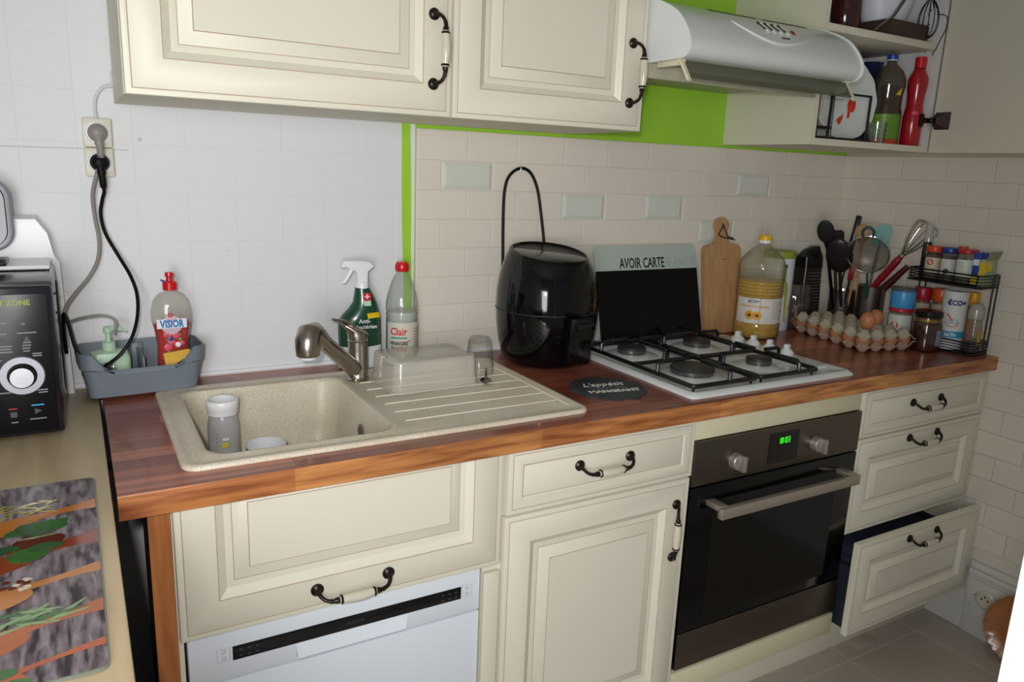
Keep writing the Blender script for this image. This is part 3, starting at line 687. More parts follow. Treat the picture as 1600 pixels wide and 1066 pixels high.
part(rb, 'drainer_ribs', mat('rib_light', '#ded6c0', 0.45, var=0.06, scale=200), t, True)
rb = B().tube([(0.797, -0.53, 0.9055), (0.797, -0.16, 0.9055)], 0.0022, 5)
part(rb, 'drainer_edge', mat('rib_light', '#e6dec8'), t, True)
ov = B().lathe([(0.0001, 0), (0.016, 0), (0.016, 0.002), (0.013, 0.003), (0.0001, 0.003)], 20, 0, sx=1, M=T((0.3915, -0.355, 0.845)) @ Matrix.Rotation(-PI / 2 , 4, 'Y'))
ov.ring((0.3885, -0.355, 0.845), 0.009, 0.0015, 'x', 16, 5).box(0.387, 0.391, -0.362, -0.348, 0.8435, 0.8465)
part(ov, 'overflow', mat('overflow_metal', '#77726a', 0.4, 0.6, var=0.3, scale=200), t, True)
part(B().lathe([(0.0001, 0.7325), (0.030, 0.7325), (0.034, 0.735), (0.030, 0.7355), (0.020, 0.733), (0.0001, 0.733)], 24, 0, 0.23, -0.34), 'drain', CHROME, t, True)
# tap
t = thing('mixer_tap', 'satin nickel mixer tap with pull-out spout at the sink corner', 'tap', (0.447, -0.170, 0.905))
part(B().lathe([(0.0001, 0), (0.027, 0), (0.0275, 0.003), (0.024, 0.006), (0.0225, 0.010), (0.0225, 0.075), (0.0225, 0.092), (0.0001, 0.092)], 32), 'body', NICKEL, t)
part(B().ring((0, 0, 0.0945), 0.0218, 0.0018, mat=0).lathe([(0.0222, 0.093), (0.0222, 0.0965)], 24), 'seam_ring', CHROME, t)
lv = B(); loops = []
for i in range(12):
    u = i / 11
    cz = 0.0965 + 0.040 * u; cx = -0.0 - 0.045 * max(0, u - 0.35) ** 1.4 * 1.5; R = 0.0222 * (1 - 0.75 * u ** 3)
    loops.append([(cx + R * math.cos(2 * PI * k / 20) * (1 + 0.5 * u), R * math.sin(2 * PI * k / 20), cz - 0.40 * u * R * math.cos(2 * PI * k / 20)) for k in range(20)])
lv.loft(loops)
lv.tube([(-0.008, 0, 0.124), (-0.030, 0, 0.139), (-0.060, 0, 0.1465)], [0.010, 0.007, 0.005], 12, flat=0.6, smooth=5)
part(lv, 'lever', NICKEL, t)
sp = B()
A = Vector((-0.012, -0.010, 0.028)); C_ = Vector((-0.110, -0.090, 0.122))
P = [A.lerp(C_, i / 6) for i in range(7)]
sp.tube(P, [0.020, 0.019, 0.0185, 0.018, 0.0172, 0.0165, 0.0165], 20)
part(sp, 'spout', NICKEL, t)
hd = B(); dirn = (C_ - A).normalized()
hp = [C_ - dirn * 0.008, C_ + dirn * 0.012, C_ + dirn * 0.030 + Vector((-0.002, 0, 0.002)), C_ + dirn * 0.042 + Vector((-0.006, -0.004, -0.006)), C_ + dirn * 0.050 + Vector((-0.006, -0.006, -0.022)), C_ + dirn * 0.051 + Vector((-0.006, -0.007, -0.042)), C_ + dirn * 0.051 + Vector((-0.006, -0.007, -0.054))]
hd.tube(hp, [0.0168, 0.020, 0.0235, 0.026, 0.0265, 0.0255, 0.0235], 22)
sh = part(hd, 'spray_head', NICKEL, t, smooth=50)
q = hp[-1]; part(B().lathe([(0.0001, 0), (0.019, 0), (0.0185, -0.006), (0.0001, -0.006)], 20, 0, M=T(q)), 'nozzle', mat('white_nozzle', '#dedede', 0.4), sh)
# ---------------------------------------------------------------- gas hob
HX0, HX1, HY0, HY1 = 1.092, 1.672, -0.600, -0.112
t = thing('gas_hob', 'white enamel gas hob with four burners and black pan supports', 'hob', ((HX0 + HX1) / 2, (HY0 + HY1) / 2, 0.9))
b = B()
b.loft([rl(HX0, HX1, HY0, HY1, 0.02, 0.9002), rl(HX0, HX1, HY0, HY1, 0.02, 0.9035), rl(HX0 + 0.010, HX1 - 0.010, HY0 + 0.010, HY1 - 0.010, 0.018, 0.9115), rl(HX0 + 0.016, HX1 - 0.016, HY0 + 0.016, HY1 - 0.016, 0.016, 0.9118), rl(HX0 + 0.024, HX1 - 0.024, HY0 + 0.024, HY1 - 0.024, 0.014, 0.9088)])
part(b, 'plate', ENAMEL, t, True, smooth=40)
b = B(); b.loft([rl(1.565, 1.655, HY0 + 0.06, HY1 - 0.02, 0.03, 0.909), rl(1.568, 1.652, HY0 + 0.064, HY1 - 0.024, 0.028, 0.9128), rl(1.576, 1.645, HY0 + 0.072, HY1 - 0.03, 0.022, 0.914)]); part(b, 'control_ridge', ENAMEL, t, True)
BURN = [(1.212, -0.225, 0.040), (1.222, -0.455, 0.056), (1.462, -0.452, 0.034), (1.455, -0.222, 0.040)]
CAP = mat('burner_cap', '#2c2b2d', 0.45, var=0.3, scale=60); BRB = mat('burner_metal', '#6d6a68', 0.4, 0.8, var=0.3, scale=50)
for x, y, r in BURN:
    bb = part(B().lathe([(r + 0.036, 0.9085), (r + 0.030, 0.9105), (r + 0.014, 0.9125), (r + 0.006, 0.9145), (0.0001, 0.9145)], 32, 0, x, y), 'burner', ENAMEL, t, True)
    part(B().lathe([(r * 0.96, 0.914), (r * 0.98, 0.918), (r, 0.9225), (r, 0.927), (0.0001, 0.927)], 32, 0, x, y), 'flame_ring', BRB, bb, True)
    part(B().lathe([(r * 0.97, 0.9265), (r * 0.99, 0.929), (r * 0.95, 0.9325), (r * 0.6, 0.934), (0.0001, 0.9345)], 32, 0, x, y), 'burner_cap', CAP, bb, True)
GR = 0.0060
def grate(x0, x1, y0, y1, burners, label):
    zf = 0.9245
    b = B(); fr = [(x, y, zf) for x, y in rrect(x0, x1, y0, y1, 0.012, 3)]
    b.tube(fr, GR, 8, closed=True)
    ym = (y0 + y1) / 2
    b.tube([(x0, ym, zf), (x1, ym, zf)], GR * 0.9, 8)
    zt = 0.953
    for x, y, r in burners:
        for sx, px in ((-1, x0), (1, x1)):
            e = x + sx * (r * 0.55)
            b.tube([(px, y, zf), (px, y, zt - 0.006), (px - sx * 0.007, y, zt), (e, y, zt)], 0.0050, 7)
        for sy, py in ((-1, y0 if y < ym else ym), (1, ym if y < ym else y1)):
            e = y + sy * (r * 0.55)
            b.tube([(x, py, zf), (x, py, zt - 0.006), (x, py - sy * 0.007, zt), (x, e, zt)], 0.0050, 7)
    for x in (x0 + 0.01, x1 - 0.01):
        for y in (y0 + 0.01, y1 - 0.01): b.lathe([(0.003, 0.909), (0.003, zf)], 8, 0, x, y)
    part(b, 'pan_support', IRON, t, True, label=label)
grate(1.108, 1.316, HY0 + 0.018, HY1 - 0.025, BURN[:2], 'left black pan support')
grate(1.330, 1.536, HY0 + 0.018, HY1 - 0.025, BURN[2:], 'right black pan support')
for i in range(4):
    kb = B().lathe([(0.0001, 0), (0.021, 0), (0.0205, 0.004), (0.013, 0.012), (0.011, 0.014), (0.0001, 0.014)], 24)
    kb.box(-0.0095, 0.0095, -0.007, 0.007, 0.012, 0.027, bev=0.003)
    k = part(kb, 'knob', WHITE, t); k.location = (1.640 - (HX0 + HX1) / 2, -0.205 - 0.0625 * i - (HY0 + HY1) / 2, 0.0138); k.rotation_euler = (0, 0, 0.25)

# ---------------------------------------------------------------- glass splash panel and wooden board behind the hob
def lean(x0, w, ybot, ytop, h):
    """local frame: X right, Y up along the leaning face, Z out towards the room"""
    a = math.atan2(ytop - ybot, h)
    return T((x0, ybot, 0.9008)) @ Matrix.Rotation(PI / 2 - a, 4, 'X'), math.hypot(h, ytop - ybot)
M_, hh = lean(1.198, 0.392, -0.100, -0.030, 0.285)
t = thing('glass_panel', 'black glass panel with pale top band leaning behind the hob', 'panel', (1.39, -0.08, 0.9))
def outl(x0, x1, y0, y1, r, z): return [(x, y, z) for x, y in rrect(x0, x1, y0, y1, r, 6)]
b = B(); b.loft([outl(0, 0.392, 0, hh, 0.016, 0), outl(0, 0.392, 0, hh, 0.016, 0.0045)], M=M_)
part(b, 'glass', mat('pale_glass', '#aebab2', 0.12, var=0.02, coat=0.4), t, True)
part(B().box(0.0005, 0.3915, 0.001, hh - 0.072, 0.0046, 0.0054, M=M_), 'black_field', mat('panel_black', '#040405', 0.2, var=0, spec=0.2), t, True)
part(xf(text_b('AVOIR CARTE', 0.044, 0.0003, 'RIGHT', 0.0006, 0.62), M_ @ T((0.262, hh - 0.066, 0.005))), 'lettering', BLACK, t, True)
part(xf(text_b('BLANCHE', 0.044, 0.0003, 'LEFT', 0.0002, 0.62), M_ @ T((0.268, hh - 0.066, 0.005))), 'lettering', mat('pale_letter', '#9ba9a4', 0.4, var=0), t, True, label='pale grey part of the lettering')
M_, hh = lean(1.629, 0.160, -0.062, -0.022, 0.277)
t = thing('chopping_board', 'paddle-shaped wooden chopping board with leather loop, leaning on the tiles', 'chopping board', (1.71, -0.05, 0.9))
po = []
bw, bh = 0.160, 0.277
po += [(0.006, 0), (bw - 0.006, 0), (bw, 0.006), (bw, bh - 0.004)]
for i in range(1, 7): a = PI / 2 * i / 6; po.append((bw - 0.028 + 0.028 * math.cos(a), bh - 0.004 + 0.020 * math.sin(a)))
po += [(0.112, bh + 0.020), (0.105, bh + 0.030), (0.102, bh + 0.050)]
po2 = [(bw - x, y) for x, y in po[::-1]]
top = [(0.080 + 0.028 * math.cos(a), bh + 0.076 + 0.028 * math.sin(a)) for a in [math.radians(v) for v in range(-45, 226, 18)]]
k = (hh) / 0.305 * 0 + 0.98
poly = [(x, y * k) for x, y in po + top + po2]
b = B(); b.prism(poly, 0.0, 0.016, 0, M_); part(b, 'board', BOARDW, t, True, smooth=25)
hz = (bh + 0.080) * k
b = B().tube([(0.080, hz, 0.018), (0.072, hz - 0.016, 0.019), (0.058, hz - 0.030, 0.019), (0.075, hz - 0.040, 0.020), (0.10, hz - 0.044, 0.020), (0.128, hz - 0.050, 0.021)], 0.0022, 6, smooth=4, M=M_)
b.tube([(0.080, hz, 0.018), (0.088, hz - 0.020, 0.020), (0.098, hz - 0.040, 0.022), (0.12, hz - 0.044, 0.021)], 0.0022, 6, smooth=4, M=M_)
b.lathe([(0.0035, 0), (0.0035, 0.0172)], 12, 0, 0.080, hz, M=M_)
part(b, 'leather_loop', mat('leather', '#3c1f1a', 0.7), t, True)
part(B().box(0.072, 0.096, 0.238, 0.240, 0.016, 0.0164, M=M_), 'burnt_stamp', mat('stamp', '#5c3c22', 0.7), t, True)

# ---------------------------------------------------------------- hot-air fryer and its cord
t = thing('air_fryer', 'large glossy black egg-shaped hot-air fryer left of the hob', 'air fryer', (0.962, -0.168, 0.9))
prof = [(0.095, 0.003), (0.106, 0.010), (0.116, 0.03), (0.1245, 0.065), (0.1305, 0.11), (0.1325, 0.15), (0.1310, 0.19), (0.1255, 0.225), (0.118, 0.252), (0.110, 0.272), (0.104, 0.284), (0.100, 0.289)]
def fry(prof, n=56, cut=0.0):
    b = B(); loops = []
    for r, z in prof:
        q = 2.12; l = []
        for k in range(n):
            a = 2 * PI * k / n; c, s_ = math.cos(a), math.sin(a); m = (abs(c) ** q + abs(s_) ** q) ** (-1 / q)
            x, y = r * c * m, r * s_ * m
            zz = z + max(0, (z - 0.18) / 0.11) * (0.16 * y)
            l.append((x, y, zz))
        loops.append(l)
    return b, loops
b, lo = fry(prof); b.loft(lo); part(b, 'body', BLACKG, t, smooth=60)
b, lo = fry([(0.1005, 0.286), (0.1015, 0.2905), (0.098, 0.293), (0.0945, 0.2905)]); b.loft(lo, cap0=False, cap1=False); part(b, 'lid_rim', BLACKG, t, smooth=60)
b, lo = fry([(0.095, 0.2885), (0.094, 0.2895)]); b.loft(lo); part(b, 'lid', mat('fryer_lid', '#3c3d3c', 0.22, var=0.05, coat=0.3), t, smooth=60, label='dark grey lid')
# glossy hood-shaped front window above the drawer
b, lo = fry([(0.1330, 0.1445), (0.1336, 0.146), (0.1330, 0.1475)]); b.loft(lo, cap0=False, cap1=False); part(b, 'drawer_seam', BLACKM, t, smooth=60)
hb = B()
hb.loft([[(x, y, z) for x, z in rrect(-0.028 * k, 0.028 * k, 0.035, 0.150, 0.012, 3)] for y, k in ((-0.118, 1.0), (-0.150, 0.97), (-0.172, 0.9), (-0.180, 0.72))])
part(hb, 'handle', BLACKG, t, smooth=50)
part(B().box(-0.019, 0.019, -0.183, -0.178, 0.120, 0.1365, bev=0.002), 'release_button', BLACK, t)
for x, y in ((-0.055, -0.055), (0.055, -0.055), (-0.055, 0.055), (0.055, 0.055)): part(B().lathe([(0.010, 0.0003), (0.010, 0.006)], 12, 0, x, y), 'foot', BLACKM, t)
single(B().tube([(0.905, -0.022, 1.03), (0.908, -0.020, 1.131), (0.906, -0.017, 1.252), (0.908, -0.015, 1.337), (0.921, -0.015, 1.379), (0.953, -0.016, 1.4), (0.986, -0.015, 1.39), (1.011, -0.015, 1.347), (1.026, -0.019, 1.27), (1.036, -0.027, 1.185), (1.04, -0.04, 1.10)], 0.0042, 8, smooth=6),
       'power_cord', mat('cord_black', '#060606', 0.5, spec=0.2), 'black power cord looped up the tiles behind the air fryer', 'cord', shift=Vector((0.95, -0.02, 1.2)))
single(B().tube([(0.953, -0.006, 1.4005), (0.953, -0.022, 1.3955), (0.953, -0.022, 1.404)], 0.0015, 6), 'wall_hook', CHROME, 'tiny metal hook holding up the black cord on the tiles', 'hook', shift=Vector((0.953, -0.007, 1.4)))

# ---------------------------------------------------------------- slate coaster with lettering
t = thing('trivet', 'dark slate-look flower-shaped trivet with white lettering', 'trivet', (0.962, -0.452, 0.9003), 0.0)
def scal(R, d, z, n=9): return [(R * (0.915 + 0.10 * abs(math.cos(n / 2 * a)) ** 0.6) * math.cos(a), R * (0.915 + 0.10 * abs(math.cos(n / 2 * a)) ** 0.6) * math.sin(a), z) for a in [2 * PI * i / 162 for i in range(162)]]
b = B().loft([scal(0.091, 0.0055, 0), scal(0.0915, 0.0055, 0.003), scal(0.0895, 0.0055, 0.004)]); part(b, 'plate', mat('slate', '#33383b', 0.5, var=0.2, scale=30), t)
CH = mat('chalk', '#dadbd6', 0.7, var=0)
R_ = Matrix.Rotation(-0.18, 4, 'Z')
part(xf(text_b("L'appétit", 0.036, 0.0002, shear=0.4, sx=0.85, bold=0.0004), R_ @ T((-0.004, 0.014, 0.0043))), 'lettering', CH, t)
part(xf(text_b('MANGEANT', 0.025, 0.0002, bold=0.0009, sx=0.95), R_ @ T((0.004, -0.036, 0.0043))), 'lettering', CH, t)
part(xf(merge(xf(text_b('VIENT EN', 0.021, 0.0002), T((0.0, -0.010, 0.0043))), xf(text_b('. . .', 0.018, 0.0002), T((0.004, -0.056, 0.0043))), xf(text_b('. . .', 0.018, 0.0002), T((0, 0.045, 0.0043)))), R_), 'lettering', mat('chalk_faint', '#5f6668', 0.7, var=0), t, label='faint grey lettering')

# ---------------------------------------------------------------- things on the drainer and in the bowl
t = thing('plastic_box', 'clear cloudy plastic food box upside down on the drainer', 'plastic box', (0.580, -0.252, 0.9075), math.radians(3))
PB = clear('cloudy_plastic', '#fdfdfb', 0.36, 0.12, body='#e8e6da', fres=1.3)
def rb_loops(w, d, r, z): return [(x, y, z) for x, y in rrect(-w / 2, w / 2, -d / 2, d / 2, r, 5)]
b = B(); b.loft([rb_loops(0.222, 0.158, 0.026, 0.0), rb_loops(0.222, 0.158, 0.026, 0.003), rb_loops(0.216, 0.152, 0.024, 0.004), rb_loops(0.215, 0.151, 0.024, 0.016), rb_loops(0.211, 0.147, 0.024, 0.018), rb_loops(0.205, 0.141, 0.020, 0.064), rb_loops(0.200, 0.136, 0.017, 0.0685), rb_loops(0.190, 0.126, 0.014, 0.070)], 0, False, True)
part(b, 'shell', PB, t, smooth=40)
t = thing('drinking_glass', 'faceted clear drinking glass upside down on the drainer', 'glass', (0.737, -0.226, 0.9075))
GL = clear('clear_glass', '#fdfefd', 0.03, 0.03, body='#e5e8e4', fres=1.75, edge=0.8)
def facet(r, z, n=9, sub=4, k=0.94):
    l = []
    for i in range(n * sub):
        a = 2 * PI * i / (n * sub); ph = (a % (2 * PI / n)) - PI / n
        rr = r * (math.cos(PI / n) / math.cos(ph) if k < 1 else 1); l.append((rr * math.cos(a), rr * math.sin(a), z))
    return l
b = B(); b.loft([facet(0.0345, 0.0, k=1), facet(0.0345, 0.022, k=1), facet(0.034, 0.028), facet(0.031, 0.055), facet(0.028, 0.080), facet(0.024, 0.088), facet(0.018, 0.0895)], 0, False, True)
b.loft([facet(0.024, 0.078, k=1), facet(0.016, 0.0765, k=1)], 0, False, True)
b.loft([facet(0.0322, 0.0, k=1), facet(0.0345, 0.0, k=1)], 0, False, False)
part(b, 'tumbler', GL, t, smooth=25)
SP = B(); loops = []
for i in range(13):
    u = i / 12; x = -0.036 + 0.048 * u; w = 0.014 * math.sin(PI * max(0.03, min(0.97, u))) ** 0.6; loops.append([(x, -w, 0.004), (x, -w * 0.5, 0.0008), (x, w * 0.5, 0.0008), (x, w, 0.004)])
SP.loft(loops, closed=False, cap0=False, cap1=False)
SP.tube([(0.010, 0, 0.004), (0.03, 0, 0.010), (0.06, 0, 0.009), (0.095, 0, 0.004)], [0.002, 0.0022, 0.003, 0.0045], 8, smooth=4, flat=0.4)
spm = SP.mesh('teaspoon', mat('spoon_steel', '#6d6d6d', 0.25, 1.0, var=0))
single(spm, 'teaspoon', None, 'small metal teaspoon lying in front of the upturned glass', 'spoon', loc=(0.716, -0.300, 0.9078), rz=math.radians(62))
t = thing('baby_bottle', 'frosted baby bottle with white collar standing in the sink bowl', 'bottle', (0.140, -0.205, 0.735))
b = B().lathe([(0.034, 0), (0.036, 0.006), (0.0355, 0.03), (0.033, 0.05), (0.032, 0.09), (0.032, 0.11), (0.029, 0.130), (0.0265, 0.138)], 32, 0); part(b, 'body', clear('frosted_plastic', '#fafbfc', 0.4, 0.2, body='#d4d8dc', fres=1.3), t, smooth=60)
b = B().lathe([(0.0285, 0.136), (0.031, 0.138), (0.031, 0.148), (0.0325, 0.150), (0.0325, 0.166), (0.031, 0.168), (0.0275, 0.168), (0.0275, 0.14)], 32, 0, cap0=False, cap1=False); part(b, 'collar', WHITE, t, smooth=40)
mk = B()
for i in range(9): mk = merge(mk, sheet_arc(0.0335, 0.030 + 0.009 * i, 0.0312 + 0.009 * i, -PI / 2 - 0.75, -PI / 2 - 0.45, n=3))
part(mk, 'scale_marks', MK, t); part(sheet_arc(0.0335, 0.072, 0.082, -PI / 2 - 0.25, -PI / 2 + 0.10, n=5), 'yellow_mark', mat('mark_yellow', '#d9c41c', 0.5, var=0), t); part(sheet_arc(0.0335, 0.087, 0.092, -PI / 2 - 0.2, -PI / 2 + 0.15, n=5), 'white_mark', WHITE, t)
t = thing('mug', 'white mug with a dark blue rim line in the sink bowl', 'mug', (0.215, -0.262, 0.7355))
b = B().lathe([(0.026, 0), (0.030, 0.003), (0.038, 0.05), (0.041, 0.076), (0.0395, 0.077), (0.036, 0.05), (0.028, 0.008), (0.0001, 0.006)], 32, 0, cap1=False); part(b, 'cup', mat('mug_white', '#e4e6ea', 0.2, var=0.02, coat=0.4), t, smooth=50)
part(B().lathe([(0.0410, 0.066), (0.0414, 0.071)], 32, 0, cap0=False, cap1=False), 'blue_line', mat('blue_line', '#1b2c50', 0.3, var=0), t)
part(B().tube([(0.036, 0, 0.062), (0.056, 0, 0.058), (0.058, 0, 0.035), (0.034, 0, 0.022)], 0.0045, 8, smooth=5), 'handle', mat('mug_white', '#e4e6ea'), t)

# ---------------------------------------------------------------- sink caddy, soap, washing-up liquid
t = thing('sink_caddy', 'blue-grey plastic sink caddy beside the microwave', 'caddy', (0.0, -0.074, 0.909), math.radians(4))
CG = mat('caddy_grey', '#6d7780', 0.42, var=0.04)
W0, D0, W1, D1, HC = 0.208, 0.098, 0.240, 0.124, 0.094
b = B()
def cl_(w, d, r, z): return [(x, y, z) for x, y in rrect(-w / 2, w / 2, -d / 2, d / 2, r, 4)]
def cut(l, hf=0.042):
    out = []
    for x, y, z in l:
        f = max(0, min(1, (0.03 - y) / 0.05)) if y < 0.03 else 0          # front part
        g = max(0, min(1, (0.105 - abs(x)) / 0.03)) if y < -0.02 else 0
        out.append((x, y, z - hf * g * f if y < -0.02 else z))
    return out
# outer and inner wall with a dipped front, sampled finely
def wall_loop(w, d, r, z, dip):
    pts = rrect(-w / 2, w / 2, -d / 2, d / 2, r, 4); out = []
    for i in range(len(pts)):
        a, c = Vector(pts[i]), Vector(pts[(i + 1) % len(pts)]); n = 10 if (a - c).length > 0.03 else 1
        for k in range(n):
            p = a.lerp(c, k / n); zz = z
            if p.y < -d / 2 + 0.001: zz = z - dip * max(0, min(1, (w / 2 - 0.022 - abs(p.x)) / 0.032))
            out.append((p.x, p.y, zz))
    return out
b.loft([wall_loop(W0, D0, 0.018, 0, 0), wall_loop(W1 - 0.012, D1 - 0.010, 0.022, HC * 0.62, 0), wall_loop(W1 - 0.003, D1 - 0.003, 0.023, HC * 0.66 , 0.008), wall_loop(W1, D1, 0.024, HC, 0.044), wall_loop(W1 - 0.006, D1 - 0.006, 0.021, HC, 0.044), wall_loop(W1 - 0.012, D1 - 0.012, 0.02, HC * 0.6, 0), wall_loop(W0 - 0.006, D0 - 0.006, 0.016, 0.004, 0)])
part(b, 'tray', CG, t, smooth=30)
part(B().box(-0.0015, 0.0015, -D0 / 2 + 0.002, D0 / 2 - 0.002, 0.003, 0.078, bev=0.001).box(-0.012, 0.012, 0.046, 0.0535, 0.02, 0.088, bev=0.002), 'divider', CG, t)
t = thing('soap_dispenser', 'pale green pump soap dispenser in the left of the caddy', 'soap dispenser', (-0.058, -0.072, 0.914), math.radians(4))
SG = mat('soap_green', '#a9c7ab', 0.35, var=0.03)
b = B(); b.loft([rl(-0.036, 0.036, -0.022, 0.022, 0.012, 0), rl(-0.038, 0.038, -0.024, 0.024, 0.013, 0.005), rl(-0.038, 0.038, -0.024, 0.024, 0.013, 0.066), rl(-0.034, 0.034, -0.021, 0.021, 0.012, 0.078), rl(-0.015, 0.015, -0.014, 0.014, 0.0135, 0.083)]); part(b, 'bottle', SG, t, smooth=40)
part(B().lathe([(0.0135, 0.082), (0.0135, 0.098), (0.011, 0.100), (0.0001, 0.100)], 20), 'collar', SG, t)
b = B().lathe([(0.0055, 0.099), (0.0055, 0.118), (0.009, 0.120), (0.009, 0.129), (0.006, 0.132), (0.0001, 0.132)], 16).tube([(0, 0, 0.126), (0.018, -0.004, 0.127), (0.034, -0.008, 0.121)], [0.006, 0.0055, 0.003], 8, smooth=4); part(b, 'pump_head', SG, t)
t = thing('washing_up_liquid', 'clear washing-up liquid bottle with red liquid and red cap', 'bottle', (0.066, -0.066, 0.9135), math.radians(2))
bp_ = [(0.030, 0), (0.0335, 0.006), (0.0335, 0.05), (0.032, 0.085), (0.0365, 0.120), (0.0405, 0.140), (0.0405, 0.158), (0.036, 0.180), (0.026, 0.194), (0.0125, 0.201), (0.011, 0.206)]
part(B().lathe([(r, z) for r, z in bp_], 36, 0, sx=1, sy=0.62), 'bottle', clear('clear_pet', '#f6f5f2', 0.06, 0.05, body='#d9d6cc', fres=1.4), t, smooth=60)
inn = [(r - 0.0012, z + 0.001) for r, z in bp_ if z < 0.125] + [(0.0378, 0.131)]
part(B().lathe(inn, 36, 0, sx=1, sy=0.60), 'red_liquid', mat('red_liquid', '#b80512', 0.12, var=0.1, spec=0.3), t, smooth=60)
b = B().lathe([(0.0145, 0.204), (0.0145, 0.220), (0.012, 0.222), (0.007, 0.223), (0.0065, 0.231), (0.009, 0.234), (0.008, 0.241), (0.0001, 0.242)], 24); part(b, 'cap', RED, t)
part(B().tube([(-0.010, -0.005, 0.2225), (-0.018, -0.006, 0.226)], 0.002, 6), 'blue_tab', mat('tab_blue', '#27479b', 0.4), t)
fl_ = B().sphere((0, 0, 0), 0.021, 24, 6, 0, 1, 0.05, 1); fl_ = xf(fl_, T((-0.004, -0.0256, 0.131)) @ Matrix.Rotation(0.05, 4, 'X')); part(fl_, 'round_label', mat('label_lilac', '#cbb4c0', 0.4, var=0.05), t)
LBW = mat('label_white', '#dfe3e6', 0.4, var=0.0); BLU = mat('letter_blue', '#2273b8', 0.4, var=0)
part(B().box(-0.033, 0.026, -0.0268, -0.0262, 0.1245, 0.1445), 'name_band', LBW, t)
part(xf(text_b('VISIOR', 0.0225, 0.0002, bold=0.0009, sx=0.68), T((-0.0035, -0.0272, 0.1265)) @ FRONT), 'lettering', BLU, t)
part(xf(text_b('O', 0.012, 0.0002, bold=0.0006), T((-0.006, -0.0275, 0.1485)) @ FRONT), 'red_emblem', RED, t)
fb = B(); fm_ = []
for x, z, r, m in ((-0.016, 0.110, 0.006, 0), (0.004, 0.107, 0.0075, 0), (-0.007, 0.100, 0.0055, 1), (-0.013, 0.082, 0.0085, 0), (0.012, 0.098, 0.004, 2), (0.010, 0.108, 0.0042, 2), (-0.012, 0.071, 0.004, 2), (-0.014, 0.060, 0.006, 3), (0.007, 0.087, 0.006, 3), (0.016, 0.090, 0.005, 0), (-0.002, 0.092, 0.005, 0)):
    yy = -0.0222 + 0.0
    fb = merge(fb, xf(B().sphere((0, 0, 0), r, 12, 4, m, 1, 0.12, 1), T((x, yy, z))))
part(fb, 'fruit_print', [mat('print_pink', '#d84a63', 0.4), mat('print_blue', '#3a3f87', 0.4), mat('print_green', '#5e8f4a', 0.4), LBW], t)
part(B().box(-0.010, 0.004, -0.0218, -0.0212, 0.040, 0.055), 'small_label', BLU, t)
t0 = B().box(-0.027, 0.027, -0.006, 0.006, 0, 0.056, bev=0.003); t0 = xf(t0, Matrix.Rotation(-0.10, 4, 'Y') @ Matrix.Rotation(-0.15, 4, 'X'))
single(t0, 'sponge', mat('sponge_yellow', '#d3a845', 0.95, var=0.12, scale=50, bump=1.0, bscale=220), 'yellow sponge tucked into the right of the caddy', 'sponge', loc=(0.074, -0.110, 0.935), rz=math.radians(4))
b = B(); P = []
for i in range(150): P.append(Vector((random.gauss(0, 0.009), random.gauss(0, 0.006), random.gauss(0, 0.004))))
b.tube(P, 0.0008, 4, smooth=2)
o = single(b, 'steel_scourer', CHROME, 'small tangled steel scourer on the front rim of caddy', 'scourer', loc=(-0.070, -0.112, 0.969))

# ---------------------------------------------------------------- bottles behind the tap
t = thing('spray_bottle', 'dark green cleaning spray bottle with white trigger head', 'spray bottle', (0.492, -0.052, 0.9003), math.radians(-3))
GRN = mat('bottle_green', '#12452f', 0.25, var=0.05, coat=0.3)
def ell(cx, w, d, z, n=28): return [(cx + w * math.cos(2 * PI * i / n), d * math.sin(2 * PI * i / n), z) for i in range(n)]
b = B(); b.loft([ell(0, 0.050, 0.026, 0), ell(0, 0.053, 0.029, 0.006), ell(0, 0.053, 0.030, 0.060), ell(-0.001, 0.053, 0.030, 0.100), ell(-0.001, 0.053, 0.030, 0.118), ell(0.003, 0.047, 0.029, 0.134), ell(0.009, 0.037, 0.026, 0.150), ell(0.012, 0.029, 0.023, 0.165), ell(0.010, 0.024, 0.020, 0.182), ell(0.007, 0.019, 0.017, 0.196), ell(0.006, 0.018, 0.016, 0.201)]); part(b, 'bottle', GRN, t, smooth=60)
b = B(); b.loft([ell(0, 0.0537, 0.0307, 0.004), ell(0, 0.0537, 0.0307, 0.058), ]); part(b, 'lower_label', LBW, t, smooth=60)
b = B().lathe([(0.0165, 0.200), (0.0165, 0.214), (0.014, 0.217)], 24, 0, 0.006, 0)
b.loft([[(0.006 + x, y, 0.214) for x, y in rrect(-0.0125, 0.0135, -0.010, 0.010, 0.005)], [(0.004 + x, y, 0.240) for x, y in rrect(-0.0135, 0.016, -0.010, 0.010, 0.005)], [(0.000 + x, y, 0.252) for x, y in rrect(-0.036, 0.035, -0.010, 0.010, 0.005)], [(-0.002 + x, y, 0.262) for x, y in rrect(-0.038, 0.030, -0.009, 0.009, 0.005)], [(-0.006 + x, y, 0.267) for x, y in rrect(-0.034, 0.016, -0.006, 0.006, 0.003)]])
part(b, 'spray_head', WHITE, t, smooth=50)
part(B().lathe([(0.0001, 0), (0.008, 0), (0.008, 0.010), (0.0001, 0.010)], 16, 0, M=T((-0.036, 0, 0.256)) @ Matrix.Rotation(-PI / 2, 4, 'Y')), 'nozzle', WHITE, t)
part(B().tube([(-0.018, 0, 0.250), (-0.024, 0, 0.236), (-0.036, 0, 0.217), (-0.043, 0, 0.212)], [0.0055, 0.005, 0.0045, 0.003], 8, smooth=4), 'trigger', WHITE, t)
part(xf(text_b('Anti-', 0.0145, 0.0002, 'LEFT', 0.0003), T((-0.011, -0.0320, 0.118)) @ FRONT), 'lettering', LBW, t)
part(xf(text_b('bactérien', 0.0135, 0.0002, 'LEFT', 0.0003), T((-0.017, -0.0315, 0.104)) @ FRONT), 'lettering', LBW, t)
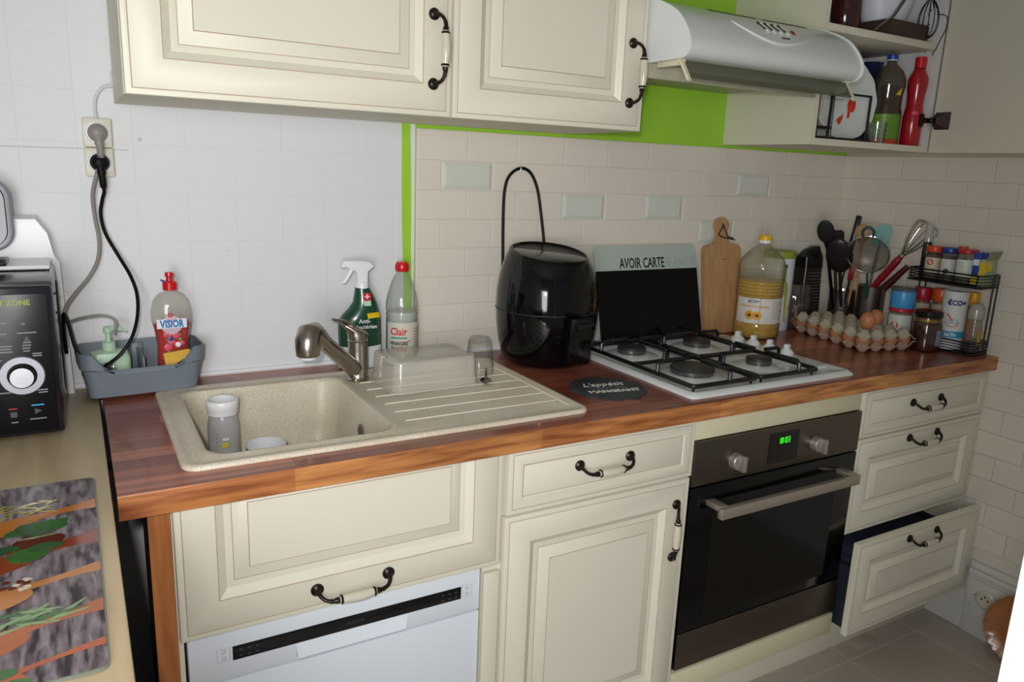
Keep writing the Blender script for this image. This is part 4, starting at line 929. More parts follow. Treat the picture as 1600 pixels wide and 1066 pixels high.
part(xf(text_b('S', 0.024, 0.0003, 'LEFT', 0.0006), T((-0.032, -0.0325, 0.038)) @ FRONT), 'lettering', RED, t)
part(xf(text_b('M', 0.040, 0.0003, 'LEFT', 0.001), T((-0.034, -0.0330, 0.006)) @ FRONT), 'lettering', RED, t)
part(merge(xf(B().box(-0.018, 0.018, -0.0005, 0.0005, -0.0065, 0.0065, bev=0.0004), T((0.026, -0.0305, 0.136)) @ Matrix.Rotation(0.35, 4, 'Z') @ Matrix.Rotation(-0.3, 4, 'X'))), 'yellow_sticker', mat('sticker_yellow', '#e5c513', 0.4, var=0.05), t)
part(merge(xf(text_b('- - - -', 0.012, 0.0002), T((0.026, -0.0318, 0.137)) @ Matrix.Rotation(0.35, 4, 'Z') @ FRONT)), 'sticker_print', RED, t)
em = xf(B().lathe([(0.0105, 0), (0.0105, 0.0006)], 24), T((0.012, -0.0222, 0.181)) @ Matrix.Rotation(PI / 2 - 0.22, 4, 'X'))
em = part(em, 'round_emblem', RED, t, label='red round emblem with a white cross')
part(merge(xf(B().box(-0.006, 0.006, -0.0015, 0.0015, 0, 0.0006).box(-0.0015, 0.0015, -0.006, 0.006, 0, 0.0006), T((0.012, -0.0228, 0.1815)) @ Matrix.Rotation(PI / 2 - 0.22, 4, 'X'))), 'cross', LBW, em)
part(xf(B().box(-0.0085, 0.0085, -0.0005, 0.0005, -0.0065, 0.0065), T((0.0125, -0.0247, 0.1655)) @ Matrix.Rotation(-0.2, 4, 'X')), 'emblem_base', mat('pale_green', '#b7d2bd', 0.5, var=0.1), t)
t = thing('vinegar_bottle', 'clear bottle of white vinegar with red cap beside the green strip', 'bottle', (0.602, -0.052, 0.9003))
vp = [(0.036, 0), (0.040, 0.005), (0.040, 0.112), (0.0385, 0.114), (0.0405, 0.118), (0.0385, 0.124), (0.0405, 0.130), (0.0385, 0.136), (0.0405, 0.142), (0.0400, 0.160), (0.036, 0.180), (0.026, 0.212), (0.0165, 0.230), (0.0135, 0.234), (0.0135, 0.240)]
part(B().lathe(vp, 36), 'bottle', clear('clear_bottle', '#f6f8f6', 0.09, 0.05, body='#dfe1da', fres=1.45), t, smooth=60)
part(B().lathe([(max(0.001, r - 0.002), z + 0.001) for r, z in vp if z < 0.137], 36), 'vinegar', clear('vinegar_liquid', '#fafcfb', 0.45, 0.05, body='#fbfdfd', fres=1.3), t, smooth=60)
part(B().lathe([(0.0165, 0.238), (0.0175, 0.240), (0.0175, 0.252), (0.014, 0.2605), (0.0001, 0.261)], 24), 'cap', RED, t, smooth=40)
A0 = -PI / 2 - 0.12
lb = part(sheet_arc(0.0404, 0.006, 0.112, A0 - 1.25, A0 + 1.45, n=24), 'label', mat('label_cream', '#cfccbd', 0.5, var=0.04), t, smooth=60)
part(wrap(text_b('Clair', 0.026, 0.0002, 'CENTER', 0.0006, 0.85), 0.0409, 0.082, A0 - 0.45), 'lettering', mat('letter_red', '#c21f35', 0.5, var=0), lb)
part(sheet_arc(0.0409, 0.072, 0.0765, A0 - 0.95, A0 + 0.08, n=8), 'teal_bar', mat('teal_bar', '#3f9b8c', 0.5, var=0), lb)
DK = mat('letter_dark', '#44403a', 0.5, var=0)
part(wrap(text_b('VINAIGRE', 0.0135, 0.0002, 'CENTER', 0.0005, 0.8), 0.0409, 0.056, A0 - 0.45), 'lettering', DK, lb)
part(wrap(text_b('DE CRISTAL', 0.0085, 0.0002, 'CENTER', 0.0003, 0.9), 0.0409, 0.046, A0 - 0.45), 'lettering', DK, lb)
part(merge(*[sheet_arc(0.0409, 0.036 - 0.006 * i, 0.0372 - 0.006 * i, A0 - 0.9, A0 - 0.1 - 0.1 * i, n=6) for i in range(3)] + [sheet_arc(0.0409, 0.095 - 0.007 * i, 0.0962 - 0.007 * i, A0 + 0.55, A0 + 1.3 - 0.1 * (i % 3), n=6) for i in range(8)]), 'small_print', DK, lb)
part(wrap(text_b('9°', 0.010, 0.0002), 0.0409, 0.062, A0 + 0.25), 'lettering', mat('letter_red', '#c21f35'), lb)
# ---------------------------------------------------------------- microwave corner
t = thing('microwave', 'black microwave with a silver dial facing out, on the pale worktop', 'microwave', (-0.36, -0.17, 0.9))
MWX0, MWX1, MWY0, MWY1 = -0.60, -0.1425, -0.305, -0.045
part(B().box(MWX0, MWX1, MWY0 + 0.012, MWY1, 0.9075, 1.178, bev=0.006), 'casing', mat('casing_dark', '#4a4a4d', 0.22, 0.55, var=0.05, coat=0.3), t, True, label='dark shiny painted metal casing')
ff = part(B().box(MWX0, MWX1 - 0.001, MWY0, MWY0 + 0.014, 0.905, 1.1725, bev=0.006), 'front', mat('mw_front', '#111119', 0.18, var=0, coat=0.3), t, True)
part(B().box(-0.275, -0.1525, MWY0 - 0.0015, MWY0 + 0.002, 0.912, 1.1585, bev=0.001), 'control_panel', mat('mw_panel', '#08080d', 0.32, var=0, spec=0.3), ff, True)
part(B().box(MWX0 + 0.02, -0.285, MWY0 - 0.004, MWY0 + 0.002, 0.915, 1.165, bev=0.003), 'door', BLACKG, ff, True)
YM = MWY0 - 0.0016
dl = B().lathe([(0.023, 0), (0.0345, 0), (0.0345, 0.0025), (0.033, 0.004), (0.0225, 0.004), (0.022, 0.001)], 40, 0, M=T((-0.2, YM, 1.016)) @ Matrix.Rotation(PI / 2, 4, 'X'), cap0=False, cap1=False)
part(dl, 'dial_ring', mat('dial_silver', '#93959b', 0.35, 0.7, var=0.03), ff, True)
kn = B().lathe([(0.0001, 0), (0.0205, 0), (0.0200, 0.016), (0.0185, 0.018)], 32, 1, M=T((-0.2, YM, 1.016)) @ Matrix.Rotation(PI / 2, 4, 'X'), cap1=False)
kn.lathe([(0.0182, 0.018), (0.0175, 0.0195), (0.0001, 0.0196)], 32, 0, M=T((-0.2, YM, 1.016)) @ Matrix.Rotation(PI / 2, 4, 'X'), cap0=False)
part(kn, 'dial_knob', [mat('knob_metal', '#a9a9ad', 0.38, 0.9, var=0.1, scale=60), BLACKG], ff, True)
YMW = YM - 0.0002
part(xf(text_b('SMART ZONE', 0.0125, 0.0002, 'RIGHT', 0.0003), T((-0.178, YMW, 1.1395)) @ FRONT), 'lettering', mat('lime_letter', '#8f9e22', 0.5, var=0), ff, True)
WL = mat('panel_print', '#7a7c84', 0.5, var=0)
def strokes(spots, mt):
    b = B()
    for x, z, w in spots:
        b.box(x - w / 2, x + w / 2, YMW - 0.0003, YMW, z - 0.0011, z + 0.0011)
    part(b, 'panel_print', mt, ff, True, kind='stuff')
strokes([(-0.187, 1.091, 0.028), (-0.191, 1.107, 0.005), (-0.224, 1.110, 0.018), (-0.225, 1.091, 0.018), (-0.188, 1.074, 0.012), (-0.189, 1.069, 0.013), (-0.19, 1.064, 0.012), (-0.19, 1.059, 0.010), (-0.222, 1.069, 0.024), (-0.222, 1.064, 0.020), (-0.222, 1.059, 0.023), (-0.175, 1.0535, 0.014), (-0.175, 1.0495, 0.014), (-0.233, 1.045, 0.012),
         (-0.174, 0.9875, 0.019), (-0.172, 0.983, 0.014), (-0.225, 0.987, 0.02), (-0.183, 0.9355, 0.025), (-0.218, 0.9325, 0.010)], WL)
strokes([(-0.182, 0.9605, 0.019)], mat('print_cyan', '#2aa7d8', 0.4)); strokes([(-0.219, 0.957, 0.013)], mat('print_red', '#a01c22', 0.4))
ic = B().loft([[(-0.187, YMW, 0.944), (-0.187, YMW, 0.955), (-0.176, YMW, 0.9495)], [(-0.187, YMW - 0.0003, 0.944), (-0.187, YMW - 0.0003, 0.955), (-0.176, YMW - 0.0003, 0.9495)]]).box(-0.2235, -0.2135, YMW - 0.0003, YMW, 0.9415, 0.9515)
ic.loft([[(-0.193, YMW - h, 1.076), (-0.183, YMW - h, 1.076), (-0.188, YMW - h, 1.087)] for h in (0, 0.0003)]).box(-0.229, -0.220, YMW - 0.0003, YMW, 1.0745, 1.0835)
part(ic, 'panel_icons', mat('icon_grey', '#3f4148', 0.5, var=0), ff, True)
for x in (-0.58, -0.165):
    for y in (-0.28, -0.07): part(B().lathe([(0.008, 0.9), (0.009, 0.908)], 12, 0, x, y), 'foot', BLACKM, t, True)
part(B().tube([(-0.1422, -0.10, 0.93), (-0.1412, -0.10, 1.15)], 0.0012, 5).sphere((-0.1425, -0.26, 1.150), 0.003, 8, 6).sphere((-0.1425, -0.26, 1.115), 0.003, 8, 6), 'side_seam', BLACKM, t, True)
# white appliance with a dark rounded window, behind the microwave
t = thing('countertop_appliance', 'white countertop appliance with dark rounded window, behind and above the microwave', 'appliance', (-0.24, -0.03, 0.9))
b = B()
def zz(x, y, z): return (x, y, z)
# body tapering upward, faceted shoulder
b.loft([[(-0.42, -0.040, 0.9), (-0.128, -0.040, 0.9), (-0.128, -0.002, 0.9), (-0.42, -0.002, 0.9)], [(-0.42, -0.040, 1.175), (-0.133, -0.040, 1.175), (-0.133, -0.002, 1.175), (-0.42, -0.002, 1.175)], [(-0.42, -0.040, 1.195), (-0.141, -0.040, 1.19), (-0.143, -0.002, 1.195), (-0.42, -0.002, 1.195)],
        [(-0.42, -0.040, 1.236), (-0.150, -0.040, 1.236), (-0.150, -0.002, 1.24), (-0.42, -0.002, 1.24)], [(-0.42, -0.036, 1.266), (-0.168, -0.036, 1.264), (-0.168, -0.002, 1.27), (-0.42, -0.002, 1.27)]])
part(b, 'body', WHITE, t, True, smooth=20)
part(B().box(-0.42, -0.147, -0.16, -0.04, 1.1795, 1.1885, bev=0.004), 'tray', WHITE, t, True)
wl = lambda k, y, q: [(-0.31 + (x + 0.31) * k, y, 1.268 + (z - 1.268) * k) for x, z in rrect(-0.42, -0.203, 1.205, 1.345, 0.038, 6)]
b = B().loft([wl(1.0, -0.045, 0), wl(1.0, -0.062, 0), wl(0.97, -0.066, 0), wl(0.90, -0.064, 0)]); part(b, 'window_frame', mat('frame_grey', '#8e9096', 0.3, 0.3, var=0.05), t, True)
b = B().loft([wl(0.905, -0.0645, 0), wl(0.89, -0.068, 0)]); part(b, 'window', BLACKG, t, True, label='dark rounded window')
single(B().box(-0.30, -0.215, -0.17, -0.08, 1.1887, 1.1965, bev=0.003), 'lid', BLACK, 'flat black lid lying on top of the microwave at the left edge', 'lid', shift=Vector((-0.25, -0.12, 1.189)))
# wall sockets and plugs
IV = mat('socket_ivory', '#d6d3c2', 0.35, var=0.04)
for k, z in enumerate((1.437, 1.378)):
    t = thing('wall_socket', ('upper' if k == 0 else 'lower') + ' ivory wall socket holding the ' + ('grey plug' if k == 0 else 'black plug'), 'wall socket', (-0.046, 0.0, z), 0, 'pair of wall sockets')
    b = B().box(-0.0265, 0.0265, -0.0095, 0.005, -0.0290, 0.0290, bev=0.003)
    part(b, 'plate', IV, t)
    part(B().lathe([(0.0238, 0.0096), (0.0238, 0.0112), (0.0222, 0.0118), (0.0205, 0.010)], 30, 0, M=Matrix.Rotation(PI / 2, 4, 'X'), cap0=False, cap1=False).lathe([(0.0001, 0.0098), (0.0206, 0.0100)], 30, 0, M=Matrix.Rotation(PI / 2, 4, 'X'), cap0=False), 'well', mat('socket_rim', '#efefec', 0.12, var=0, coat=0.6), t)
GRY = mat('cord_grey', '#8b8580', 0.45, var=0.04); CBK = mat('cord_black', '#0a0a0a', 0.4)
def plug(z, m, name, label, tail):
    t = thing(name, label, 'plug', (-0.046, -0.0135, z))
    b = B().lathe([(0.0175, 0.0005), (0.0185, 0.003), (0.018, 0.012), (0.014, 0.021), (0.008, 0.025), (0.0001, 0.026)], 26, 0, M=Matrix.Rotation(PI / 2, 4, 'X'))
    b.tube([(0, -0.014, -0.004), (0.001, -0.019, -0.018), (0.002, -0.020, -0.034), (0.003, -0.019, -0.052)], [0.010, 0.0085, 0.0065, 0.0048], 12, smooth=4)
    part(b, 'body', m, t)
    rr = B()
    for i in range(5): rr.ring((0.002, -0.0198, -0.030 - 0.0045 * i), 0.0066, 0.0009, 'z', 14, 5)
    part(rr, 'strain_relief', m, t)
    part(B().tube([(tuple(Vector(p) - t.location)) for p in tail], 0.0038 if m is GRY else 0.0036, 8, smooth=6), 'cord', m, t); return t
plug(1.437, GRY, 'mains_plug', 'grey mains plug in the upper socket, its cord running down to the microwave',
     [(-0.043, -0.0325, 1.386), (-0.048, -0.032, 1.372), (-0.055, -0.030, 1.351), (-0.064, -0.020, 1.312), (-0.063, -0.015, 1.266), (-0.059, -0.015, 1.22), (-0.064, -0.02, 1.18), (-0.082, -0.03, 1.146), (-0.107, -0.04, 1.117), (-0.126, -0.044, 1.092), (-0.1335, -0.046, 1.072), (-0.1345, -0.047, 1.047), (-0.1345, -0.045, 1.0)])
plug(1.378, CBK, 'mains_plug', 'black mains plug in the lower socket, its cord hanging down in a loop',
     [(-0.043, -0.0325, 1.328), (-0.043, -0.030, 1.318), (-0.047, -0.020, 1.303), (-0.052, -0.014, 1.273), (-0.046, -0.013, 1.233), (-0.025, -0.018, 1.186), (-0.006, -0.04, 1.145), (0.002, -0.07, 1.108), (-0.003, -0.1, 1.065), (-0.019, -0.125, 1.026), (-0.044, -0.132, 0.995), (-0.073, -0.122, 0.972), (-0.085, -0.112, 0.964)])
single(B().tube([(-0.1360, -0.05, 0.99), (-0.1365, -0.055, 1.03), (-0.1345, -0.065, 1.075), (-0.128, -0.075, 1.060), (-0.121, -0.095, 1.02), (-0.112, -0.11, 0.985), (-0.108, -0.112, 0.955)], 0.0036, 8, smooth=6), 'cable', CBK, 'short black cable bending from beside the microwave into the caddy', 'cable', shift=Vector((-0.12, -0.08, 1.0)))
single(B().tube([(-0.1375, -0.05, 1.058), (-0.130, -0.055, 1.056), (-0.106, -0.07, 1.066), (-0.077, -0.085, 1.073), (-0.060, -0.09, 1.0725), (-0.046, -0.093, 1.066), (-0.043, -0.096, 1.052), (-0.049, -0.097, 1.035)], 0.0030, 8, smooth=6), 'cable', GRY, 'thin grey cable resting across the soap pump head', 'cable', shift=Vector((-0.09, -0.07, 1.06)))
single(B().tube([(-0.046, -0.003, 1.466), (-0.047, -0.003, 1.490), (-0.041, -0.003, 1.513), (-0.028, -0.003, 1.528), (-0.012, -0.003, 1.534), (-0.012, 0.004, 1.56)], 0.0032, 8, smooth=6), 'cable', mat('painted_cable', '#cfd1d2', 0.5), 'white painted cable rising from the sockets behind the cabinet', 'cable', shift=Vector((-0.03, -0.003, 1.5)))
# glass board with printed spoons and herbs
t = thing('glass_board', 'glass worktop saver printed with wooden spoons and herbs, lower left', 'glass board', (-0.35, -0.8, 0.8998))
BX0, BX1, BY0, BY1 = -0.62, -0.1045, -1.063, -0.548
def plankprint():
    m, nt, b = _new('plank_print'); N = nt.nodes; L = nt.links
    tc = N.new('ShaderNodeTexCoord'); mp = N.new('ShaderNodeMapping'); mp.inputs['Scale'].default_value = (46, 9, 1); mp.inputs['Rotation'].default_value = (0, 0, 0.3)
    L.new(tc.outputs['Object'], mp.inputs[0])
    nz = N.new('ShaderNodeTexNoise'); nz.inputs['Scale'].default_value = 2.2; nz.inputs['Detail'].default_value = 8; nz.inputs['Distortion'].default_value = 0.35; L.new(mp.outputs[0], nz.inputs['Vector'])
    cr = N.new('ShaderNodeValToRGB'); e = cr.color_ramp.elements; e[0].position = 0.36; e[0].color = lin('#2c2327') + (1,); e[1].position = 0.66; e[1].color = lin('#8f858b') + (1,)
    q = e.new(0.46); q.color = lin('#5f5357') + (1,)
    L.new(nz.outputs[0], cr.inputs[0]); L.new(cr.outputs[0], b.inputs['Base Color']); b.inputs['Roughness'].default_value = 0.3; b.inputs['Specular IOR Level'].default_value = 0.4
    return m
b = B().loft([[(x, y, 0.9003) for x, y in rrect(BX0, BX1, BY0, BY1, 0.012)], [(x, y, 0.9048) for x, y in rrect(BX0, BX1, BY0, BY1, 0.012)]]); part(b, 'glass', clear('board_glass', '#eef4ef', 0.25, 0.05, body='#a9b1a9'), t, True)
part(B().loft([[(x, y, zq) for x, y in rrect(BX0 + 0.0015, BX1 - 0.0015, BY0 + 0.0015, BY1 - 0.0015, 0.010)] for zq in (0.9049, 0.9052)]), 'plank_print', plankprint(), t, True)
def flat(poly, z): return B().loft([[(x, y, z) for x, y in poly], [(x, y, z + 0.0002) for x, y in poly]])
SC = ['#b5702f', '#853b20', '#b5763a', '#a65a2c', '#a8542e']
SPN = [(-0.634, -0.668, -0.700, 0.012, 0.044), (-0.737, -0.782, -0.800, 0.026, 0.050), (-0.834, -0.860, -0.885, 0.012, 0.040), (-0.925, -0.954, -1.00, 0.014, 0.040), (-1.007, -1.022, -1.050, 0.010, 0.036)]
for i, (ya, yb, yc, wn, wb_) in enumerate(SPN):
    y0 = (ya + yb) / 2; hw = abs(ya - yb) / 2; xe = BX1 - 0.002
    cx, cy = xe - 0.118, y0 - 0.045
    ctr = lambda u: (xe - u * 0.10, y0 - 0.028 * u ** 1.2)
    p1 = [(ctr(u / 5)[0], ctr(u / 5)[1] + hw * (0.92 - 0.45 * math.sin(PI * u / 5))) for u in range(6)]
    p2 = [(ctr(u / 5)[0], ctr(u / 5)[1] - hw * (0.92 - 0.45 * math.sin(PI * u / 5))) for u in range(6)][::-1]
    part(flat(p1 + p2, 0.9053), 'spoon_handle_print', mat('print_spoon_%s' % SC[i][1:], SC[i], 0.12, var=0.18, scale=40, coat=0.4), t, True)
    bowl = [(cx - 0.012 + 0.056 * math.cos(a) * 1.1, cy + 0.026 * math.sin(a) + 0.010 * math.cos(a)) for a in [2 * PI * k / 28 for k in range(28)]]
    part(flat(bowl, 0.90535), 'spoon_bowl_print', mat('print_spoon_%s' % SC[i][1:], SC[i]), t, True)
HG = [mat('herb_green', '#37662f', 0.12, var=0.35, scale=60, coat=0.4), mat('herb_pale', '#7f9a6a', 0.12, var=0.3, scale=60, coat=0.4), mat('herb_yellow', '#a79a3a', 0.12, var=0.3, scale=60, coat=0.4), mat('print_brown', '#5b2513', 0.12, var=0.3, coat=0.4), mat('print_cream', '#c9c3b4', 0.2), mat('herb_dark', '#275024', 0.2, var=0.4, scale=80)]
def leaf(cx, cy, l, w, a, z, m, n=14):
    pts = []
    for k in range(n):
        q = 2 * PI * k / n; x = l * math.cos(q); y = w * math.sin(q) * (1 - 0.35 * math.cos(q)) * (1 + 0.06 * math.cos(7 * q))
        pts.append((cx + x * math.cos(a) - y * math.sin(a), cy + x * math.sin(a) + y * math.cos(a)))
    bb = flat(pts, z); bb.m = [m] * len(bb.m); return bb
lf = []
lf += [leaf(-0.172, -0.752, 0.030, 0.026, 0.3, 0.9056, 3), leaf(-0.196, -0.712, 0.018, 0.010, 0.3, 0.9057, 0), leaf(-0.182, -0.703, 0.021, 0.017, 0.6, 0.90571, 5), leaf(-0.160, -0.706, 0.020, 0.018, -0.2, 0.90572, 0), leaf(-0.172, -0.720, 0.017, 0.009, 0.1, 0.90573, 5), leaf(-0.150, -0.698, 0.013, 0.009, 0.8, 0.90574, 0), leaf(-0.180, -0.779, 0.028, 0.017, 0.5, 0.9058, 0), leaf(-0.164, -0.768, 0.020, 0.012, 0.1, 0.90581, 5), leaf(-0.176, -0.792, 0.018, 0.008, 0.5, 0.90582, 0), leaf(-0.210, -0.760, 0.018, 0.010, 0.1, 0.9059, 5), leaf(-0.172, -0.735, 0.026, 0.0015, 0.05, 0.9060, 1)]
rnd = random.Random(3)
for k in range(26): lf.append(leaf(-0.205 + rnd.uniform(-0.035, 0.050), -0.640 + rnd.uniform(-0.020, 0.022), 0.012, 0.0016, rnd.uniform(-0.5, 0.9), 0.9056 + 0.00001 * k, 2))
for k in range(22): lf.append(leaf(-0.190 + rnd.uniform(-0.03, 0.055), -0.930 + rnd.uniform(-0.030, 0.025), 0.021, 0.0024, rnd.uniform(-0.25, 0.75), 0.9056 + 0.00001 * k, 1 if k % 3 else 0))
for k in range(12): lf.append(leaf(-0.205 + rnd.uniform(-0.03, 0.030), -1.046 + rnd.uniform(-0.014, 0.016), 0.014, 0.008, rnd.uniform(-0.5, 1.2), 0.9056 + 0.00001 * k, 0))
for k in range(16): lf.append(leaf(-0.200 + rnd.uniform(-0.022, 0.022), -0.858 + rnd.uniform(-0.012, 0.012), 0.0042, 0.0038, 0, 0.9056 + 0.00001 * k, 4 if k % 2 else 3))
part(merge(*lf), 'herb_print', HG, t, True, kind='stuff')
for x in (-0.6, -0.125):
    for y in (-1.045, -0.57): part(B().lathe([(0.006, 0.8998), (0.006, 0.9004)], 10, 0, x, y), 'foot', BLACKM, t, True)
# things in the gap below
single(B().tube([(-0.13, -0.30, 0.80), (-0.10, -0.33, 0.835), (-0.06, -0.35, 0.845), (-0.042, -0.35, 0.84)], 0.007, 8, smooth=6), 'hose', BLACKM, 'black hose crossing the dark gap below the worktop corner', 'hose', shift=Vector((-0.08, -0.33, 0.8)))

# ---------------------------------------------------------------- back right corner of the worktop
Z0 = 0.9003
t = thing('oil_bottle', 'big ribbed clear bottle of yellow sunflower oil with yellow cap', 'bottle', (1.788, -0.138, Z0), math.radians(2))
op = [(0.056, 0), (0.066, 0.006), (0.067, 0.022), (0.0655, 0.026), (0.067, 0.030)]
z = 0.034
op += [(0.067, 0.048), (0.0655, 0.051), (0.0655, 0.132), (0.0675, 0.135)]
z = 0.138
while z < 0.21: op += [(0.0655, z), (0.0695, z + 0.0045), (0.0655, z + 0.009)]; z += 0.0105
op += [(0.0695, 0.218), (0.068, 0.232), (0.060, 0.252), (0.044, 0.272), (0.026, 0.288), (0.0165, 0.295), (0.0165, 0.302)]
part(B().lathe(op, 40, sq=2.5), 'bottle', clear('clear_ribbed', '#f5f4ec', 0.12, 0.06, body='#d8d4bf', fres=1.5), t, smooth=60)
oi = [(max(0.001, r - 0.0022), z + 0.0012) for r, z in op if z < 0.188]
part(B().lathe(oi, 40, sq=2.5), 'oil', clear('sunflower_oil', '#f0c93c', 0.6, 0.06, body='#f5c800', fres=1.4), t, smooth=60)
part(B().lathe([(0.0185, 0.300), (0.0195, 0.301), (0.0195, 0.309)], 28).lathe([(0.0172, 0.309), (0.0001, 0.3095)], 20, cap0=False), 'tamper_ring', WHITE, t)
part(B().lathe([(0.0195, 0.309), (0.0195, 0.322), (0.018, 0.325), (0.0001, 0.3255)], 28), 'cap', mat('cap_yellow', '#e8b416', 0.35, var=0.03), t)
A0 = math.radians(-124)
lb = part(sheet_arc(0.0695, 0.052, 0.132, A0 - 1.35, A0 + 1.6, n=26), 'label', mat('oil_label', '#d5d3cc', 0.5, var=0.03), t, smooth=60)
ORG = mat('letter_orange', '#d08a32', 0.5, var=0)
part(wrap(text_b('ECO+', 0.013, 0.0002, shear=0.3, bold=0.0004), 0.0702, 0.118, A0 - 0.50), 'lettering', mat('navy_letter', '#1e2b6b', 0.5, var=0), lb)
part(wrap(text_b('HUILE DE TOURNESOL', 0.0090, 0.0002, bold=0.0002), 0.0702, 0.103, A0 - 0.45), 'lettering', ORG, lb)
part(merge(*[sheet_arc(0.0701, 0.124 - 0.007 * i, 0.1252 - 0.007 * i, A0 + 0.35, A0 + 0.8 + 0.25 * ((i * 7) % 3), n=8) for i in range(9)]), 'small_print', mat('print_olive', '#8b8c62', 0.5, var=0), lb)
sf = B()
for ang in (-0.62, -0.28):
    for k in range(11):
        q = 2 * PI * k / 11
        sf = merge(sf, wrap(xf(B().lathe([(0.0050, 0), (0.0050, 0.0003)], 10), T((0.0095 * math.cos(q), 0.0095 * math.sin(q), 0))), 0.0701, 0.078, A0 + ang))
    c_ = wrap(xf(B().lathe([(0.0052, 0), (0.0052, 0.0007)], 14), T((0, 0, 0))), 0.0702, 0.078, A0 + ang); sf = merge(sf, (c_, 1))
part(sf, 'sunflower_print', [mat('sun_yellow', '#e0a01a', 0.5), mat('sun_brown', '#40240f', 0.5)], lb)
t = thing('storage_tin', 'round white tin with olive lid and oil-bottle picture behind the oil', 'tin', (1.948, -0.066, Z0))
part(B().lathe([(0.049, 0), (0.050, 0.002), (0.050, 0.246), (0.049, 0.248)], 36), 'body', mat('tin_white', '#cfd3d6', 0.35, var=0.03), t)
part(B().lathe([(0.0515, 0.243), (0.0525, 0.246), (0.0525, 0.262), (0.050, 0.266), (0.0001, 0.266)], 36), 'lid', mat('olive_lid', '#8a9430', 0.4, var=0.04), t)
A1 = math.radians(-131)
pic = B().add([(x, y, 0.0003) for x, y in [(-0.016, -0.085), (0.016, -0.085), (0.018, -0.07), (0.018, 0.03), (0.014, 0.045), (0.008, 0.055), (0.006, 0.095), (-0.006, 0.095), (-0.008, 0.055), (-0.014, 0.045), (-0.018, 0.03), (-0.018, -0.07)]], [tuple(range(12))])
part(wrap(pic, 0.050, 0.115, A1 + 0.28), 'bottle_picture', mat('pic_green', '#8e9a1e', 0.5, var=0.15), t)
part(wrap(B().box(-0.0075, 0.0075, -0.006, 0.006, 0, 0.0006), 0.0502, 0.218, A1 + 0.28), 'cork_picture', mat('pic_cork', '#4a2d33', 0.5), t)
part(wrap(B().add([(0.006, 0.09, 0.0003), (0.034, 0.11, 0.0003), (0.020, 0.02, 0.0003), (0.010, -0.085, 0.0003), (-0.018, -0.095, 0.0003), (0.0, -0.02, 0.0003), (0.008, 0.03, 0.0003)], [tuple(range(7))]), 0.0499, 0.125, A1 + 1.02), 'yellow_swoosh', mat('pic_yellow', '#c9932b', 0.5, var=0.1), t)
t = thing('box_grater', 'steel box grater with black handle top beside the utensils', 'grater', (2.122, -0.045, Z0), 0)
b = B(); b.loft([[(x, y, 0.0) for x, y in rrect(-0.052, 0.052, -0.030, 0.030, 0.006)], [(x, y, 0.205) for x, y in rrect(-0.042, 0.042, -0.026, 0.026, 0.006)]]); g = part(b, 'body', mat('grater_steel', '#5a5653', 0.35, 0.9, var=0.2, scale=20), t)
hb = B()
for i in range(9):
    for j in range(16):
        z = 0.02 + 0.011 * j; k = 1 - 0.2 * z / 0.205
        hb.sphere(((-0.038 + 0.0095 * i + (0.0045 if j % 2 else 0)) * k, -0.0302 + 0.004 * z / 0.205 - 0.0002, z), 0.0017, 6, 3)
part(hb, 'grating_teeth', STEELD, g, kind='stuff')
part(B().loft([[(x, y, 0.203) for x, y in rrect(-0.045, 0.045, -0.028, 0.028, 0.008)], [(x, y, 0.240) for x, y in rrect(-0.044, 0.044, -0.026, 0.026, 0.010)], [(0.006 + x, y, 0.262) for x, y in rrect(-0.030, 0.036, -0.016, 0.016, 0.012)], [(0.020 + x, y, 0.275) for x, y in rrect(-0.014, 0.022, -0.010, 0.010, 0.008)]]), 'handle', BLACK, t)
# crumpled see-through packet
t = thing('clear_packet', 'crumpled clear packet of brown sticks in front of the grater', 'packet', (2.034, -0.098, Z0), math.radians(-6))
rnd = random.Random(11); loops = []
for j in range(9):
    z = 0.002 + 0.150 * j / 8; w = 0.046 * (1 - 0.10 * (j / 8)); d = 0.019 * math.sin(PI * (0.12 + 0.80 * (1 - j / 8))) + 0.0015
    loops.append([((w + rnd.uniform(-0.003, 0.003)) * math.cos(2 * PI * k / 18), (d + rnd.uniform(-0.004, 0.004) * (0.2 if j in (0, 8) else 1)) * math.sin(2 * PI * k / 18), z) for k in range(18)])
part(B().loft(loops), 'film', clear('crinkle_film', '#f0efec', 0.08, 0.05, body='#b8b4b0', fres=2.4), t, smooth=20)
st = B()
for k in range(12):
    x = -0.034 + 0.0055 * k; st.tube([(x, rnd.uniform(-0.004, 0.004), 0.006), (x + rnd.uniform(-0.01, 0.01), rnd.uniform(-0.003, 0.003), 0.09 + rnd.uniform(0, 0.03))], 0.003, 6)
part(st, 'contents', mat('stick_brown', '#4a3023', 0.5, var=0.5, scale=30), t, kind='stuff')
part(B().box(-0.040, -0.030, -0.0235, -0.0230, 0.02, 0.085).box(-0.024, -0.019, -0.0237, -0.0232, 0.02, 0.055), 'print_strip', mat('strip_print', '#93796d', 0.5, var=0.4, scale=120), t)

